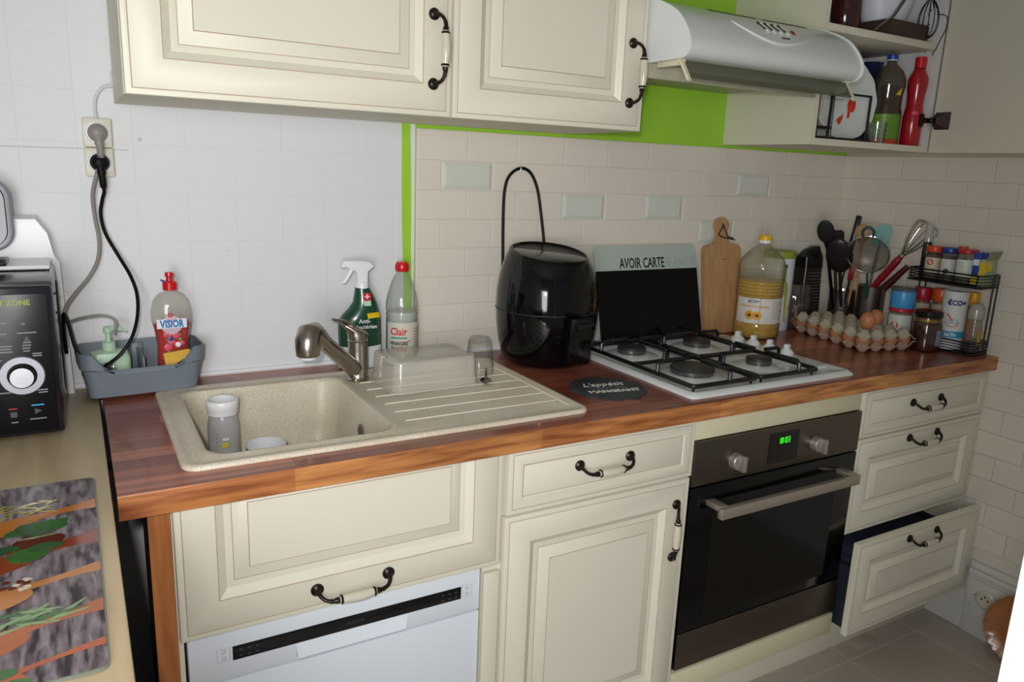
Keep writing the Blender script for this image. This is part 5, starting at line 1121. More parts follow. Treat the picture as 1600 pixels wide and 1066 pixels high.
# utensil holders
def holder(x, y, r, h, label, holes):
    t = thing('utensil_holder', label, 'utensil holder', (x, y, Z0), 0, 'steel utensil holders in the corner')
    b = B().lathe([(r, 0), (r, 0.004), (r, h - 0.003), (r + 0.001, h), (r - 0.001, h), (r - 0.002, h - 0.003), (r - 0.002, 0.004), (0.0001, 0.004)], 36, 0, cap1=False)
    pot = part(b, 'pot', STEEL, t)
    hb = B()
    for i in holes[0]:
        for j in range(holes[1]):
            hb = merge(hb, wrap(xf(B().lathe([(holes[2], 0), (holes[2], 0.0004)], 10), T((0, 0, 0))), r + 0.0002, holes[3] - j * holes[4], math.radians(i)))
    part(hb, 'holes', BLACKM, pot); return t
holder(2.235, -0.112, 0.044, 0.128, 'perforated brushed steel utensil pot with black spoons, behind the eggs', ([-142, -128, -114, -100], 5, 0.0032, 0.098, 0.0125))
holder(2.243, -0.216, 0.046, 0.158, 'taller smooth steel utensil pot holding the sieve and whisk', ([-128], 2, 0.0045, 0.128, 0.055))
def along(A, C_, name, label, cat, builder_fn):
    """thing whose local Z runs from A (in the pot) towards C_"""
    A = Vector(A); C_ = Vector(C_)
    t = thing(name, label, cat, A); d = (C_ - A)
    t.rotation_mode = 'QUATERNION'
    zax = d.normalized(); view = Vector((-0.85, -0.5, 0)); yax = (view - zax * view.dot(zax)).normalized() * -1; xax = yax.cross(zax)
    t.rotation_quaternion = Matrix((xax, yax, zax)).transposed().to_quaternion()
    builder_fn(t, d.length); return t
def f_spoon(t, L):
    part(B().tube([(0, 0, 0), (0, 0, L * 0.5), (0, 0, L - 0.075)], [0.006, 0.0055, 0.005], 10), 'handle', BLACK, t)
    b = B(); b.sphere((0, 0, L - 0.045), 0.030, 20, 12, 0, 0.92, 0.22, 1.45); part(b, 'spoon_bowl', BLACKM, t, smooth=60)
along((2.222, -0.105, 0.91), (2.035, -0.155, 1.275), 'serving_spoon', 'tall black serving spoon leaning left above the grater', 'spoon', f_spoon)
def f_ladle(t, L):
    part(B().tube([(0, 0, 0), (0, 0, L - 0.10)], 0.0055, 10), 'handle', BLACKM, t)
    b = B(); b.sphere((0, 0, L - 0.066), 0.045, 22, 12, 0, 0.95, 0.30, 1.45); part(b, 'bowl', mat('ladle_dark', '#201a1a', 0.35, var=0.3), t, smooth=60)
along((2.235, -0.125, 0.91), (2.085, -0.180, 1.215), 'ladle', 'dark ladle head between the black spoon and the sieve', 'ladle', f_ladle)
def f_turner(t, L):
    part(B().tube([(0, 0, 0), (0, 0, L - 0.07)], 0.005, 10), 'handle', mat('dark_red_brown', '#3d1e1a', 0.5), t)
    part(B().loft([[(x, 0.002 + 0.01 * (z - L + 0.09), z) for x, z in [(-0.018, L - 0.09), (0.018, L - 0.09), (0.032, L - 0.05), (0.033, L - 0.008), (0.026, L), (-0.026, L), (-0.033, L - 0.008), (-0.032, L - 0.05)]], [(x, -0.001 + 0.01 * (z - L + 0.09), z) for x, z in [(-0.018, L - 0.09), (0.018, L - 0.09), (0.032, L - 0.05), (0.033, L - 0.008), (0.026, L), (-0.026, L), (-0.033, L - 0.008), (-0.032, L - 0.05)]]]), 'blade', mat('brown_plastic', '#2c1a18', 0.4), t)
along((2.250, -0.095, 0.91), (2.145, -0.110, 1.235), 'spatula', 'dark brown plastic turner behind the ladle', 'spatula', f_turner)
def f_knife(t, L):
    part(B().tube([(0, 0, 0.03), (0, 0, L - 0.12)], 0.006, 8, flat=0.3), 'blade', STEELD, t)
    part(B().box(-0.0095, 0.0095, -0.006, 0.006, L - 0.125, L, bev=0.004), 'handle', BLACK, t)
along((2.205, -0.100, 0.91), (2.258, -0.120, 1.286), 'knife', 'knife with black handle sticking up right of the spoon', 'knife', f_knife)
def f_red(t, L):
    part(B().tube([(0, 0, 0), (0, 0, L - 0.05)], 0.004, 8), 'handle', BLACKM, t)
    part(B().box(-0.008, 0.010, -0.003, 0.003, L - 0.05, L, bev=0.003), 'blade', mat('dark_red', '#8c1420', 0.4), t)
along((2.215, -0.135, 0.93), (2.196, -0.165, 1.118), 'scraper', 'small red scraper in the perforated pot', 'scraper', f_red)
def f_wood(t, L):
    part(B().tube([(0, 0, 0), (0, 0, L - 0.04)], 0.004, 8), 'handle', BOARDW, t)
    part(B().sphere((0, 0, L - 0.024), 0.011, 14, 8, 0, 1, 0.3, 2.0), 'bowl', BOARDW, t, smooth=60)
along((2.225, -0.142, 0.93), (2.207, -0.172, 1.122), 'wooden_spoon', 'little pale wooden spoon beside the red scraper', 'spoon', f_wood)
# sieve
t = along((2.238, -0.218, 0.915), (2.122, -0.258, 1.245), 'sieve', 'round metal sieve with green handle loop standing in the pot', 'sieve', lambda t, L: None)
Rs = 0.064; Lc = 0.272
b = B().ring((0, 0, Lc), Rs, 0.0032, 'y', 44, 8); part(b, 'rim', CHROME, t)
b = B(); nn = 22; loops = []
for i in range(10):
    a = PI / 2 * i / 9; loops.append([(Rs * 0.98 * math.cos(a) * math.cos(2 * PI * k / 44), 0.035 * math.sin(a), Lc + Rs * 0.98 * math.cos(a) * math.sin(2 * PI * k / 44)) for k in range(44)])
b.loft(loops[:-1], 0, False, True)
def meshmat():
    m, nt, b = _new('wire_mesh'); N = nt.nodes; L = nt.links
    b.inputs['Base Color'].default_value = lin('#6b6259') + (1,); b.inputs['Metallic'].default_value = 0.9; b.inputs['Roughness'].default_value = 0.4
    tr = N.new('ShaderNodeBsdfTransparent'); mx = N.new('ShaderNodeMixShader'); mx.inputs[0].default_value = 0.45
    L.new(tr.outputs[0], mx.inputs[1]); L.new(b.outputs[0], mx.inputs[2]); L.new(mx.outputs[0], N['Material Output'].inputs[0]); return m
part(b, 'mesh_bowl', meshmat(), t, smooth=60)
TEAL = mat('teal_plastic', '#14524a', 0.4, var=0.1)
part(B().tube([(0, 0, 0), (0, 0, 0.07), (0, 0.002, 0.15)], 0.007, 10, flat=0.6).tube([(0, 0.002, 0.15), (0, 0, Lc - Rs)], 0.003, 8), 'handle', TEAL, t)
part(B().tube([(-0.014, 0, Lc + Rs - 0.004), (-0.016, 0, Lc + Rs + 0.018), (0, 0, Lc + Rs + 0.032), (0.016, 0, Lc + Rs + 0.018), (0.014, 0, Lc + Rs - 0.004)], 0.0045, 8, smooth=5), 'hanging_loop', TEAL, t)
def f_teal(t, L):
    part(B().tube([(0, 0, 0), (0, 0, L - 0.06)], 0.005, 8), 'handle', STEEL, t)
    pts = rrect(-0.026, 0.026, L - 0.075, L, 0.016, 5)
    part(B().loft([[(x, 0.0035, z) for x, z in pts], [(x, -0.0035, z) for x, z in pts]]), 'blade', mat('pale_teal', '#5f9c92', 0.45, var=0.05), t)
along((2.232, -0.195, 0.92), (2.268, -0.215, 1.262), 'spatula', 'pale teal silicone spatula behind the whisk', 'spatula', f_teal)
def f_paddle(t, L):
    part(B().tube([(0, 0, 0), (0, 0, L - 0.03)], 0.004, 8), 'handle', BOARDW, t)
    part(B().sphere((0, 0, L - 0.03), 0.024, 14, 8, 0, 1, 0.25, 1.3), 'bowl', BOARDW, t, smooth=60)
along((2.215, -0.188, 0.92), (2.205, -0.178, 1.262), 'wooden_spoon', 'brown wooden spoon behind the sieve', 'spoon', f_paddle)
def f_whisk(t, L):
    part(B().tube([(0, 0, 0.0), (0, 0, 0.06), (0, 0, 0.15), (0, 0, 0.20)], [0.007, 0.010, 0.012, 0.009], 14, smooth=4), 'handle', mat('whisk_red', '#8f1420', 0.25, var=0.05, coat=0.3), t)
    b = B()
    for k in range(6):
        a = PI * k / 6; c, s_ = math.cos(a), math.sin(a); q = []
        for i in range(17):
            u = -1 + 2 * i / 16; pass
            s2 = abs(u); rr = (1 if u > 0 else -1) * 0.036 * (math.sin(PI * s2 ** 0.75) ** 0.8 if s2 < 1 else 0) + u * 0.004; zz_ = 0.205 + 0.125 * math.cos(PI / 2 * s2 ** 1.25)
            q.append((rr * c, rr * s_, zz_))
        b.tube(q, 0.0016, 5, smooth=2)
    part(b, 'wires', CHROME, t)
    part(B().tube([(0, 0, 0.198), (0, 0, 0.226)], [0.008, 0.005], 10), 'ferrule', STEEL, t)
along((2.228, -0.190, 1.0), (2.266, -0.345, 1.24), 'whisk', 'wire whisk with a shiny dark red handle leaning right', 'whisk', lambda t, L: f_whisk(t, L))
def f_red2(t, L):
    part(B().tube([(0, 0, 0), (0, 0, L * 0.5), (0, 0, L)], [0.008, 0.013, 0.009], 12), 'handle', mat('brown_red', '#4d1217', 0.35), t)
along((2.240, -0.205, 0.99), (2.272, -0.315, 1.135), 'peeler', 'darker red handle of a peeler below the whisk', 'peeler', f_red2)

# ---------------------------------------------------------------- egg trays
F = Vector((1.903, -0.447)); ra = math.radians(-12)
U = Vector((-math.sin(ra), math.cos(ra))); V = Vector((math.cos(ra), math.sin(ra))); PU, PV = 0.0555, 0.0495; NU, NV = 6, 4
def tray_b(up_side):
    """pulp egg tray: pockets on a PU x PV pitch; up_side True = bottom tray"""
    b = B(); k = 6; nx, ny = NV * k + 1, NU * k + 1; vs = []; fs = []
    for side in (0, 1):
        for j in range(ny):
            for i in range(nx):
                x = i / k * PV; y = j / k * PU
                c = math.cos(2 * PI * (i / k - 0.5)); d = math.cos(2 * PI * (j / k - 0.5))
                h = (c + d) / 2
                z = -0.016 * h if up_side else 0.014 * h
                if up_side: z = -0.020 * max(-0.75, min(0.85, h * 1.25))
                else: z = 0.017 * max(-0.7, min(0.9, h * 1.25))
                vs.append((x, y, z - (0.0022 if side else 0)))
    n = nx * ny
    for j in range(ny - 1):
        for i in range(nx - 1):
            a = j * nx + i; fs.append((a, a + 1, a + nx + 1, a + nx)); fs.append((n + a, n + a + nx, n + a + nx + 1, n + a + 1))
    for i in range(nx - 1):
        for a, c2 in ((i, i + 1), ((ny - 1) * nx + i + 1, (ny - 1) * nx + i)): fs.append((a, n + a, n + c2, c2))
    for j in range(ny - 1):
        for a, c2 in (((j + 1) * nx, j * nx), (j * nx + nx - 1, (j + 1) * nx + nx - 1)): fs.append((a, n + a, n + c2, c2))
    b.add(vs, fs); return b
PULP = mat('egg_pulp', '#aaa08c', 0.85, var=0.08, scale=60, bump=0.5, bscale=200)
single(tray_b(True), 'egg_tray', mat('egg_pulp_pink', '#b59c86', 0.85, var=0.08, scale=60, bump=0.5, bscale=200), 'lower pulp egg tray full of eggs, standing on the worktop', 'egg tray', loc=(F.x, F.y, 0.9178 + 0.0015), rz=ra, smooth=60)
single(tray_b(False), 'egg_tray', PULP, 'upper grey pulp egg tray laid over the eggs as a lid', 'egg tray', loc=(F.x, F.y, 0.9545), rz=ra, smooth=60)
EGG = mat('egg_shell', '#b0714a', 0.5, var=0.10, scale=25, obj_random=0.10)
pe = []
for i in range(13):
    a = PI * (i + 0.02) / 12.04; pe.append((0.0222 * math.sin(a) * (1 - 0.10 * math.cos(PI - a) * -1), -0.0285 * math.cos(a)))
egm = B().lathe(pe, 20).mesh('egg', EGG, smooth=80)
def egg(u, v, z, label, group):
    p = F + U * (PU * (u + 0.5)) + V * (PV * (v + 0.5))
    single(egm, 'egg', None, label, 'egg', group, loc=(p.x, p.y, z))
ORD = ['corner egg nearest the camera, where left and front sides of the trays meet', 'second egg from the near corner, along the left side of the trays', 'third egg from the near corner, along the left side of the trays', 'fourth egg from the near corner, along the left side of the trays', 'fifth egg from the near corner, along the left side of the trays', 'farthest egg on the left side of the trays, beside the clear packet']
for u in range(NU): egg(u, 0, 0.9345, ORD[u], 'brown eggs showing between the trays')
for v in range(1, NV): egg(0, v, 0.9345, ['', 'egg on the front side of the trays, next to the corner egg', 'egg in the middle of the front side of the trays', 'egg at the right end of the front side, beside the jam jar'][v], 'brown eggs showing between the trays')
for k, (u, v, nm) in enumerate(((1.975, -0.402, 'left one of two brown eggs lying on top of the upper tray'), (2.047, -0.378, 'right one of two brown eggs lying on top of the upper tray'))):
    single(egm, 'egg', None, nm, 'egg', None, loc=(u, v, 0.987))

# ---------------------------------------------------------------- rack and jars
t = thing('wire_rack', 'two-tier black wire spice rack against the right wall', 'rack', (2.245, -0.485, 0.9))
RX0, RX1, RY0, RY1 = 2.197, 2.287, -0.600, -0.372
b1 = B()
def tier(z, h, nlev, RX0=RX0):
    b = B()
    for i in range(nlev):
        zz_ = z + h * i / (nlev - 1); b.tube([(x, y, zz_) for x, y in rrect(RX0, RX1, RY0, RY1, 0.010, 3)], 0.0016 if 0 < i < nlev - 1 else 0.0026, 6, closed=True)
    for i in range(7): x = RX0 + (RX1 - RX0) * i / 6; b.tube([(x, RY0, z), (x, RY1, z)], 0.0015, 5)
    for x, y in ((RX0, RY0 + 0.01), (RX0, (RY0 + RY1) / 2), (RX0, RY1 - 0.01), (RX1, (RY0 + RY1) / 2)): b.tube([(x, y, z), (x, y, z + h)], 0.0018, 6)
    return b
part(tier(1.108, 0.036, 5, 2.186), 'top_shelf', IRON, t, True)
part(tier(0.9065, 0.034, 5), 'bottom_shelf', IRON, t, True)
for x, y in ((RX1, RY0 + 0.003), (RX1 - 0.03, RY0), (RX1, RY1 - 0.003), (RX1 - 0.03, RY1)): part(B().tube([(x, y, 0.9015), (x, y, 1.144)], 0.0028, 8), 'post', IRON, t, True)
for x, y in ((RX0 + 0.01, RY0 + 0.01), (RX0 + 0.01, RY1 - 0.01), (RX1 - 0.01, RY0 + 0.01), (RX1 - 0.01, RY1 - 0.01)): part(B().lathe([(0.004, 0.9003), (0.004, 0.907)], 8, 0, x, y), 'foot', IRON, t, True)
VIEW = math.atan2(-0.5, -0.86)     # jars show this side
def jar(x, y, z, r, h, capc, bodyc, labelc, label, name='spice_jar', cat='jar', cap_h=0.018, fill=None, group=None, lz=(0.22, 0.80), clearb=True, extra=None):
    t = thing(name, label, cat, (x, y, z), 0, group)
    bm_ = clear('jar_glass', '#f3f1ec', 0.10, 0.04, body='#c9c3b9', fres=1.6) if clearb else mat('jarbody_' + bodyc[1:], bodyc, 0.35)
    part(B().lathe([(r * 0.92, 0), (r, 0.004), (r, h - cap_h - 0.010), (r * 0.86, h - cap_h - 0.002), (r * 0.84, h - cap_h)], 26), 'jar', bm_, t, smooth=50)
    if fill and clearb: part(B().lathe([(r * 0.88, 0.003), (r * 0.95, 0.006), (r * 0.95, (h - cap_h) * fill), (0.0001, (h - cap_h) * fill)], 22), 'contents', mat('fill_' + bodyc[1:], bodyc, 0.8, var=0.3, scale=120), t, smooth=50)
    part(B().lathe([(r * 0.98, h - cap_h), (r * 1.02, h - cap_h + 0.002), (r * 1.02, h - 0.003), (r * 0.96, h), (0.0001, h)], 26), 'lid', mat('lid_' + capc[1:], capc, 0.35, var=0.05), t)
    if labelc: l = part(sheet_arc(r * 1.004, (h - cap_h) * lz[0], (h - cap_h) * lz[1], VIEW - 1.1, VIEW + 1.1, n=12), 'label', mat('paper_' + labelc[1:], labelc, 0.5, var=0.04), t, smooth=60)
    else: l = t
    if extra: extra(l, r, h)
    return t
ZS = 1.1115
def ex_orange(l, r, h):
    part(wrap(B().add([(0.0, -0.018, 0.0004), (0.020, -0.018, 0.0004), (0.020, 0.02, 0.0004), (0.012, 0.014, 0.0004)], [(0, 1, 2, 3)]), r * 1.008, h * 0.40, VIEW), 'orange_print', mat('print_orange', '#d98514', 0.5), l)
    part(wrap(B().lathe([(0.009, 0), (0.009, 0.0004)], 16), r * 1.008, h * 0.52, VIEW - 0.35, ), 'red_emblem', RED, l)
jar(2.237, -0.418, ZS, 0.0240, 0.102, '#d8491c', '#4a1d12', '#c9bfa6', 'spice jar with orange lid and orange-and-white label, top tier', extra=ex_orange, fill=0.95)
def ex_lines(l, r, h): part(merge(*[wrap(B().box(-0.012, 0.010 - 0.003 * (i % 3), -0.0006, 0.0006, 0, 0.0003), r * 1.008, h * 0.62 - 0.006 * i, VIEW) for i in range(5)]), 'small_print', mat('print_green2', '#5c8a6a', 0.5), l)
def ex_pepper(l, r, h): part(wrap(B().lathe([(0.008, 0), (0.008, 0.0004)], 14), r * 1.008, h * 0.30, VIEW - 0.2), 'pepper_print', mat('sun_brown', '#40240f'), l)
jar(2.238, -0.467, ZS, 0.0240, 0.103, '#1f3b84', '#3a332c', '#c9cbc9', 'spice jar with dark blue lid and white label, top tier', extra=ex_pepper, fill=0.9)
jar(2.237, -0.521, ZS, 0.0285, 0.103, '#b3202b', '#525047', '#cfd3c8', 'wider jar with flat red lid and pale label, top tier', cap_h=0.012, extra=ex_lines, fill=0.6)
jar(2.264, -0.490, ZS, 0.014, 0.108, '#c8451f', '#5a3a2a', None, 'narrow jar with orange-red lid, wedged at the back of the tier', fill=0.8)
t = thing('spice_bottle', 'tall dark bottle with a clear conical stopper at the rack end', 'bottle', (2.246, -0.386, ZS))
part(B().lathe([(0.013, 0), (0.0135, 0.003), (0.0135, 0.105), (0.012, 0.112)], 20), 'bottle', mat('dark_glass', '#1b0f10', 0.1, var=0.1, coat=0.3), t, smooth=40)
part(B().lathe([(0.0135, 0.112), (0.013, 0.118), (0.010, 0.165), (0.009, 0.167), (0.0001, 0.167)], 20), 'stopper', clear('stopper_clear', '#f6f6f2', 0.35, 0.1, body='#deded6'), t, smooth=40)
t = thing('carton', 'small blue carton with white print on the top tier', 'carton', (2.238, -0.5615, ZS), 0)
part(B().box(-0.022, 0.022, -0.0105, 0.0105, 0, 0.098, bev=0.0015), 'box', mat('carton_blue', '#1c47a0', 0.45, var=0.05), t)
part(B().box(-0.0226, -0.0218, -0.009, 0.009, 0.060, 0.078).box(-0.016, 0.016, -0.0112, -0.0102, 0.062, 0.080), 'white_print', LBW, t)
part(B().box(-0.0228, -0.0219, -0.009, 0.009, 0.004, 0.030), 'yellow_print', mat('print_yellow', '#d8b61c', 0.5), t)
t = thing('sachet_box', 'open box of yellow and pale green sachets at the right rack end', 'box', (2.240, -0.5845, ZS), 0)
part(B().box(-0.030, 0.030, -0.0095, 0.0095, 0, 0.080, bev=0.001), 'box', mat('box_greenish', '#93a884', 0.5, var=0.25, scale=30), t)
part(B().box(-0.0308, -0.0302, -0.009, 0.009, 0.03, 0.072).box(-0.028, 0.0, -0.0102, -0.0094, 0.045, 0.074), 'yellow_print', mat('print_yellow', '#d8b61c'), t)
part(xf(B().box(-0.030, 0.030, -0.0008, 0.0008, 0, 0.028), T((0, -0.009, 0.078)) @ Matrix.Rotation(0.35, 4, 'X')), 'open_flap', mat('flap_grey', '#8a8672', 0.6), t)
ZB = 0.9085
BKC = '#c9b99a'
def ex_bird(l, r, h): part(merge(*[wrap(B().tube([(-0.010 + 0.004 * i, -0.006, 0.0004), (-0.004 + 0.004 * i, 0.008, 0.0004), (0.006, 0.0 + 0.004 * i, 0.0004)], 0.0008, 4, smooth=3), r * 1.006, h * 0.48, VIEW) for i in range(3)]), 'drawing', DK, l)
jar(2.241, -0.399, ZB, 0.0260, 0.172, '#a8182c', '#6b5a44', '#b8a98c', 'tall spice shaker with dark red cap, lower tier left', name='spice_shaker', cat='shaker', cap_h=0.040, clearb=False, lz=(0.1, 0.93), extra=ex_bird)
jar(2.262, -0.449, ZB, 0.0260, 0.174, '#d0501c', '#6b5a45', '#b8a98d', 'tall spice shaker with orange cap, lower tier middle', name='spice_shaker', cat='shaker', cap_h=0.040, clearb=False, lz=(0.1, 0.93), extra=ex_bird)
jar(2.278, -0.541, ZB, 0.0150, 0.176, '#d39a17', '#8a5a30', '#a9763f', 'tall spice shaker with yellow cap behind the salt canister', name='spice_shaker', cat='shaker', cap_h=0.042, clearb=False, lz=(0.1, 0.93))
t = thing('salt_canister', 'white round salt canister with blue band and orange bowl picture', 'canister', (2.236, -0.5085, ZB), 0)
r = 0.0355; part(B().lathe([(r, 0), (r, 0.176), (r * 0.96, 0.178), (r * 0.96, 0.176), (0.0001, 0.175)], 30), 'tube', mat('canister_white', '#d2d3d0', 0.45, var=0.02), t)
part(B().lathe([(0.007, 0.176), (0.006, 0.179), (0.0001, 0.179)], 12), 'pourer', CHROME, t)
VS = math.atan2(-0.44, -0.90)
part(sheet_arc(r, 0.036, 0.056, VS - 1.5, VS + 1.5, n=16), 'blue_band', mat('band_blue', '#2a93c4', 0.5), t, smooth=60)
part(wrap(text_b('€CO+', 0.022, 0.0002, bold=0.0010, sx=0.85), r + 0.0004, 0.137, VS + 0.22), 'lettering', mat('navy_letter', '#1e2b6b'), t)
part(wrap(B().box(-0.012, 0.012, -0.0007, 0.0007, 0, 0.0002), r + 0.0004, 0.131, VS + 0.22), 'underline', mat('print_yellow', '#d8b61c'), t)
part(wrap(text_b('Sel Fin', 0.016, 0.0002, bold=0.0004, sx=0.8), r + 0.0010, 0.041, VS + 0.05), 'lettering', LBW, t)
bw_ = B(); n = 14
bw_.add([(0.019 * math.cos(PI + PI * i / n), 0.016 * math.sin(PI + PI * i / n), 0.0003) for i in range(n + 1)], [tuple(range(n + 1))])
bw_ = merge(bw_, xf(B().tube([(-0.016, 0.024, 0.0004), (0.002, 0.004, 0.0004)], 0.0028, 5, flat=0.1), Matrix.Identity(4)))
part(wrap(bw_, r + 0.0004, 0.085, VS + 0.05), 'bowl_picture', mat('pic_orange', '#d8762a', 0.5), t)
el = B(); el.add([(0.018 * math.cos(2 * PI * i / 20), 0.008 * math.sin(2 * PI * i / 20), 0.0006) for i in range(20)], [tuple(range(20))]); part(wrap(el, r + 0.0004, 0.087, VS + 0.05), 'salt_picture', mat('pic_pale_blue', '#9db9c0', 0.5), t)
t = thing('spice_mill', 'clear spice mill with frosted cap at the right end, lower tier', 'mill', (2.246, -0.5715, ZB))
part(B().lathe([(0.0225, 0), (0.023, 0.004), (0.0215, 0.05), (0.019, 0.095), (0.018, 0.100)], 24), 'glass_body', clear('jar_glass', '#d9d6cf'), t, smooth=50)
part(B().lathe([(0.020, 0.003), (0.0195, 0.03), (0.0001, 0.032)], 20), 'peppercorns', mat('peppercorn', '#2a1c18', 0.7, var=0.5, scale=120), t, smooth=60)
part(B().lathe([(0.019, 0.100), (0.0185, 0.104)], 24), 'collar', BLACK, t)
part(B().lathe([(0.0215, 0.101), (0.0215, 0.128), (0.016, 0.146), (0.013, 0.148), (0.0001, 0.148)], 24), 'frosted_cap', clear('frost_cap', '#eeece4', 0.6, 0.2, body='#c2bfb3', fres=1.3), t, smooth=50)
part(sheet_arc(0.0222, 0.02, 0.07, VIEW + 0.55, VIEW + 1.6, n=8), 'label', mat('label_amber', '#b58a2e', 0.5, var=0.2), t)
# on the worktop in front of the rack
t = thing('honey_jar', 'big jar of dark red jam with black lid, right of the eggs', 'jar', (2.150, -0.484, Z0))
part(B().lathe([(0.036, 0), (0.041, 0.004), (0.0425, 0.020), (0.0425, 0.075), (0.040, 0.090), (0.0355, 0.098), (0.0355, 0.108)], 32), 'jar', clear('jam_glass', '#f4ece6', 0.02, 0.04, body='#b8a898', fres=1.7), t, smooth=50)
part(B().lathe([(0.034, 0.003), (0.039, 0.006), (0.0405, 0.020), (0.0405, 0.074), (0.039, 0.084), (0.0001, 0.085)], 30), 'jam', mat('dark_jam', '#3c0d10', 0.15, var=0.2, coat=0.3), t, smooth=50)
part(B().lathe([(0.0345, 0.092), (0.035, 0.097), (0.0345, 0.100)], 28, cap0=False, cap1=False), 'rim_band', mat('gold_rim', '#9d8a2c', 0.3, 0.5), t)
part(B().lathe([(0.0385, 0.106), (0.0395, 0.108), (0.0395, 0.122), (0.037, 0.125), (0.0001, 0.125)], 32), 'lid', BLACK, t)
part(sheet_arc(0.0428, 0.022, 0.070, math.atan2(-0.62, -0.2), math.atan2(-0.62, -0.2) + 0.9, n=8), 'label', mat('label_greyblue', '#7d8796', 0.5, var=0.1), t)
def ex_red(l, r, h): part(wrap(B().lathe([(0.012, 0), (0.012, 0.0003)], 8), r * 1.006, h * 0.55, VIEW - 0.35), 'red_flower_print', RED, l)
jar(2.155, -0.390, Z0, 0.036, 0.118, '#b91f2e', '#7c7466', '#c6cbbd', 'squat jar with red lid under the blue tin, behind the eggs', cap_h=0.012, fill=0.5, extra=ex_red, lz=(0.3, 0.92))
t = thing('blue_tin', 'small light blue tin with clear lid stacked on the red-lidded jar', 'tin', (2.155, -0.390, Z0 + 0.1183))
part(B().lathe([(0.036, 0), (0.037, 0.002), (0.037, 0.056), (0.036, 0.058)], 30), 'body', mat('tin_light_blue', '#3f93c9', 0.35, var=0.12, scale=20, stretch=(1, 1, 12)), t)
part(B().lathe([(0.0385, 0.053), (0.039, 0.056), (0.039, 0.062), (0.036, 0.0635), (0.0001, 0.063)], 30), 'lid', clear('lid_clear', '#c9cdcf', 0.45, 0.08, body='#6f777d'), t)
# ---------------------------------------------------------------- inside the open cabinet
ZC = 1.5158
PW = mat('plate_white', '#d5dad8', 0.2, var=0.02, coat=0.4)
t = thing('dish_rack', 'black wire dish stand holding plates inside the open cabinet', 'dish rack', (1.87, -0.2, ZC))
b = B()
def arch(x0, x1, y, h): return [(x0, y, ZC + 0.004), (x0, y, ZC + h), (x1, y, ZC + h), (x1, y, ZC + 0.004)]
b.tube(arch(1.778, 1.84, -0.285, 0.140), 0.004, 8).tube(arch(1.812, 1.985, -0.300, 0.132), 0.004, 8)
b.tube(arch(1.985, 1.985, -0.300, 0.132)[:2], 0.004, 8)
b.tube([(1.74, -0.285, ZC + 0.035), (1.84, -0.285, ZC + 0.035)], 0.0045, 8)
b.tube([(1.735, -0.305, ZC + 0.005), (1.995, -0.305, ZC + 0.005), (1.995, -0.10, ZC + 0.005), (1.735, -0.10, ZC + 0.005)], 0.004, 8, closed=True)
part(b, 'wire_frame', IRON, t, True)
def plate(loc, R, tilt, rz, label, scallop=0.0, group='plates standing in the open cabinet', deco=False):
    t = thing('plate', label, 'plate', loc, 0, group)
    t.rotation_euler = (tilt, 0, rz)
    n = 72
    def lp(r, z, k): return [(r * (1 + k * math.cos(12 * a)) * math.cos(a), r * (1 + k * math.cos(12 * a)) * math.sin(a), z) for a in [2 * PI * i / n for i in range(n)]]
    s = scallop
    b = B().loft([lp(R * 0.55, 0.0, 0), lp(R * 0.62, 0.001, 0), lp(R * 0.99, 0.014, s), lp(R, 0.016, s), lp(R * 0.985, 0.0175, s), lp(R * 0.70, 0.008, 0), lp(R * 0.60, 0.004, 0)])
    d = part(b, 'dish', PW, t, smooth=50)
    return t, d
t, d = plate((1.972, -0.212, ZC + 0.127), 0.122, PI / 2 - 0.10, math.radians(-8), 'white wavy-edged plate with a red poppy in the open cabinet', 0.012)
def flatpoly(pts, z): return B().loft([[(x, y, z) for x, y in pts], [(x, y, z + 0.0004) for x, y in pts]])
rp = mat('poppy_red', '#d8301c', 0.3, var=0.1)
part(xf(merge(flatpoly([(-0.004, 0.018), (0.012, 0.020), (0.022, 0.010), (0.020, -0.010), (0.010, -0.022), (0.003, -0.018), (-0.004, -0.040), (-0.012, -0.038), (-0.010, -0.018), (-0.012, 0.004)], 0.0042), flatpoly([(-0.036, -0.036), (-0.026, -0.024), (-0.028, -0.040), (-0.040, -0.062), (-0.048, -0.060), (-0.050, -0.042)], 0.0042)), T((0.028, -0.015, 0.0003))), 'poppy', rp, d)
part(B().tube([(0.0, 0.0, 0.0043), (-0.04, 0.0, 0.0043), (-0.075, 0.022, 0.0043), (-0.085, 0.04, 0.006)], 0.0007, 4, smooth=4).tube([(-0.03, -0.07, 0.0043), (-0.01, -0.05, 0.0043), (-0.016, -0.075, 0.0043)], 0.001, 4, smooth=3), 'stems', mat('stem_green', '#3c5a3a', 0.4), d)
plate((1.925, -0.160, ZC + 0.122), 0.117, PI / 2 - 0.10, math.radians(-8), 'plain white plate behind the poppy plate, left of it', 0.01)
plate((1.885, -0.108, ZC + 0.116), 0.110, PI / 2 - 0.10, math.radians(-8), 'smaller white plate at the back of the dish stand', 0.0)
TL = mat('teal_ceramic', '#4f858c', 0.3, var=0.06, coat=0.3)
t = thing('bowl_stack', 'stack of teal bowls with one cream rim behind the plates', 'bowls', (2.090, -0.080, ZC))
for i in range(6):
    part(B().lathe([(0.030, 0.0), (0.034, 0.004), (0.060, 0.045), (0.062, 0.052), (0.059, 0.052), (0.032, 0.008), (0.0001, 0.006)], 30, cap1=False), 'bowl', TL if i < 5 else PW, t).location = (0, 0, 0.040 * i)
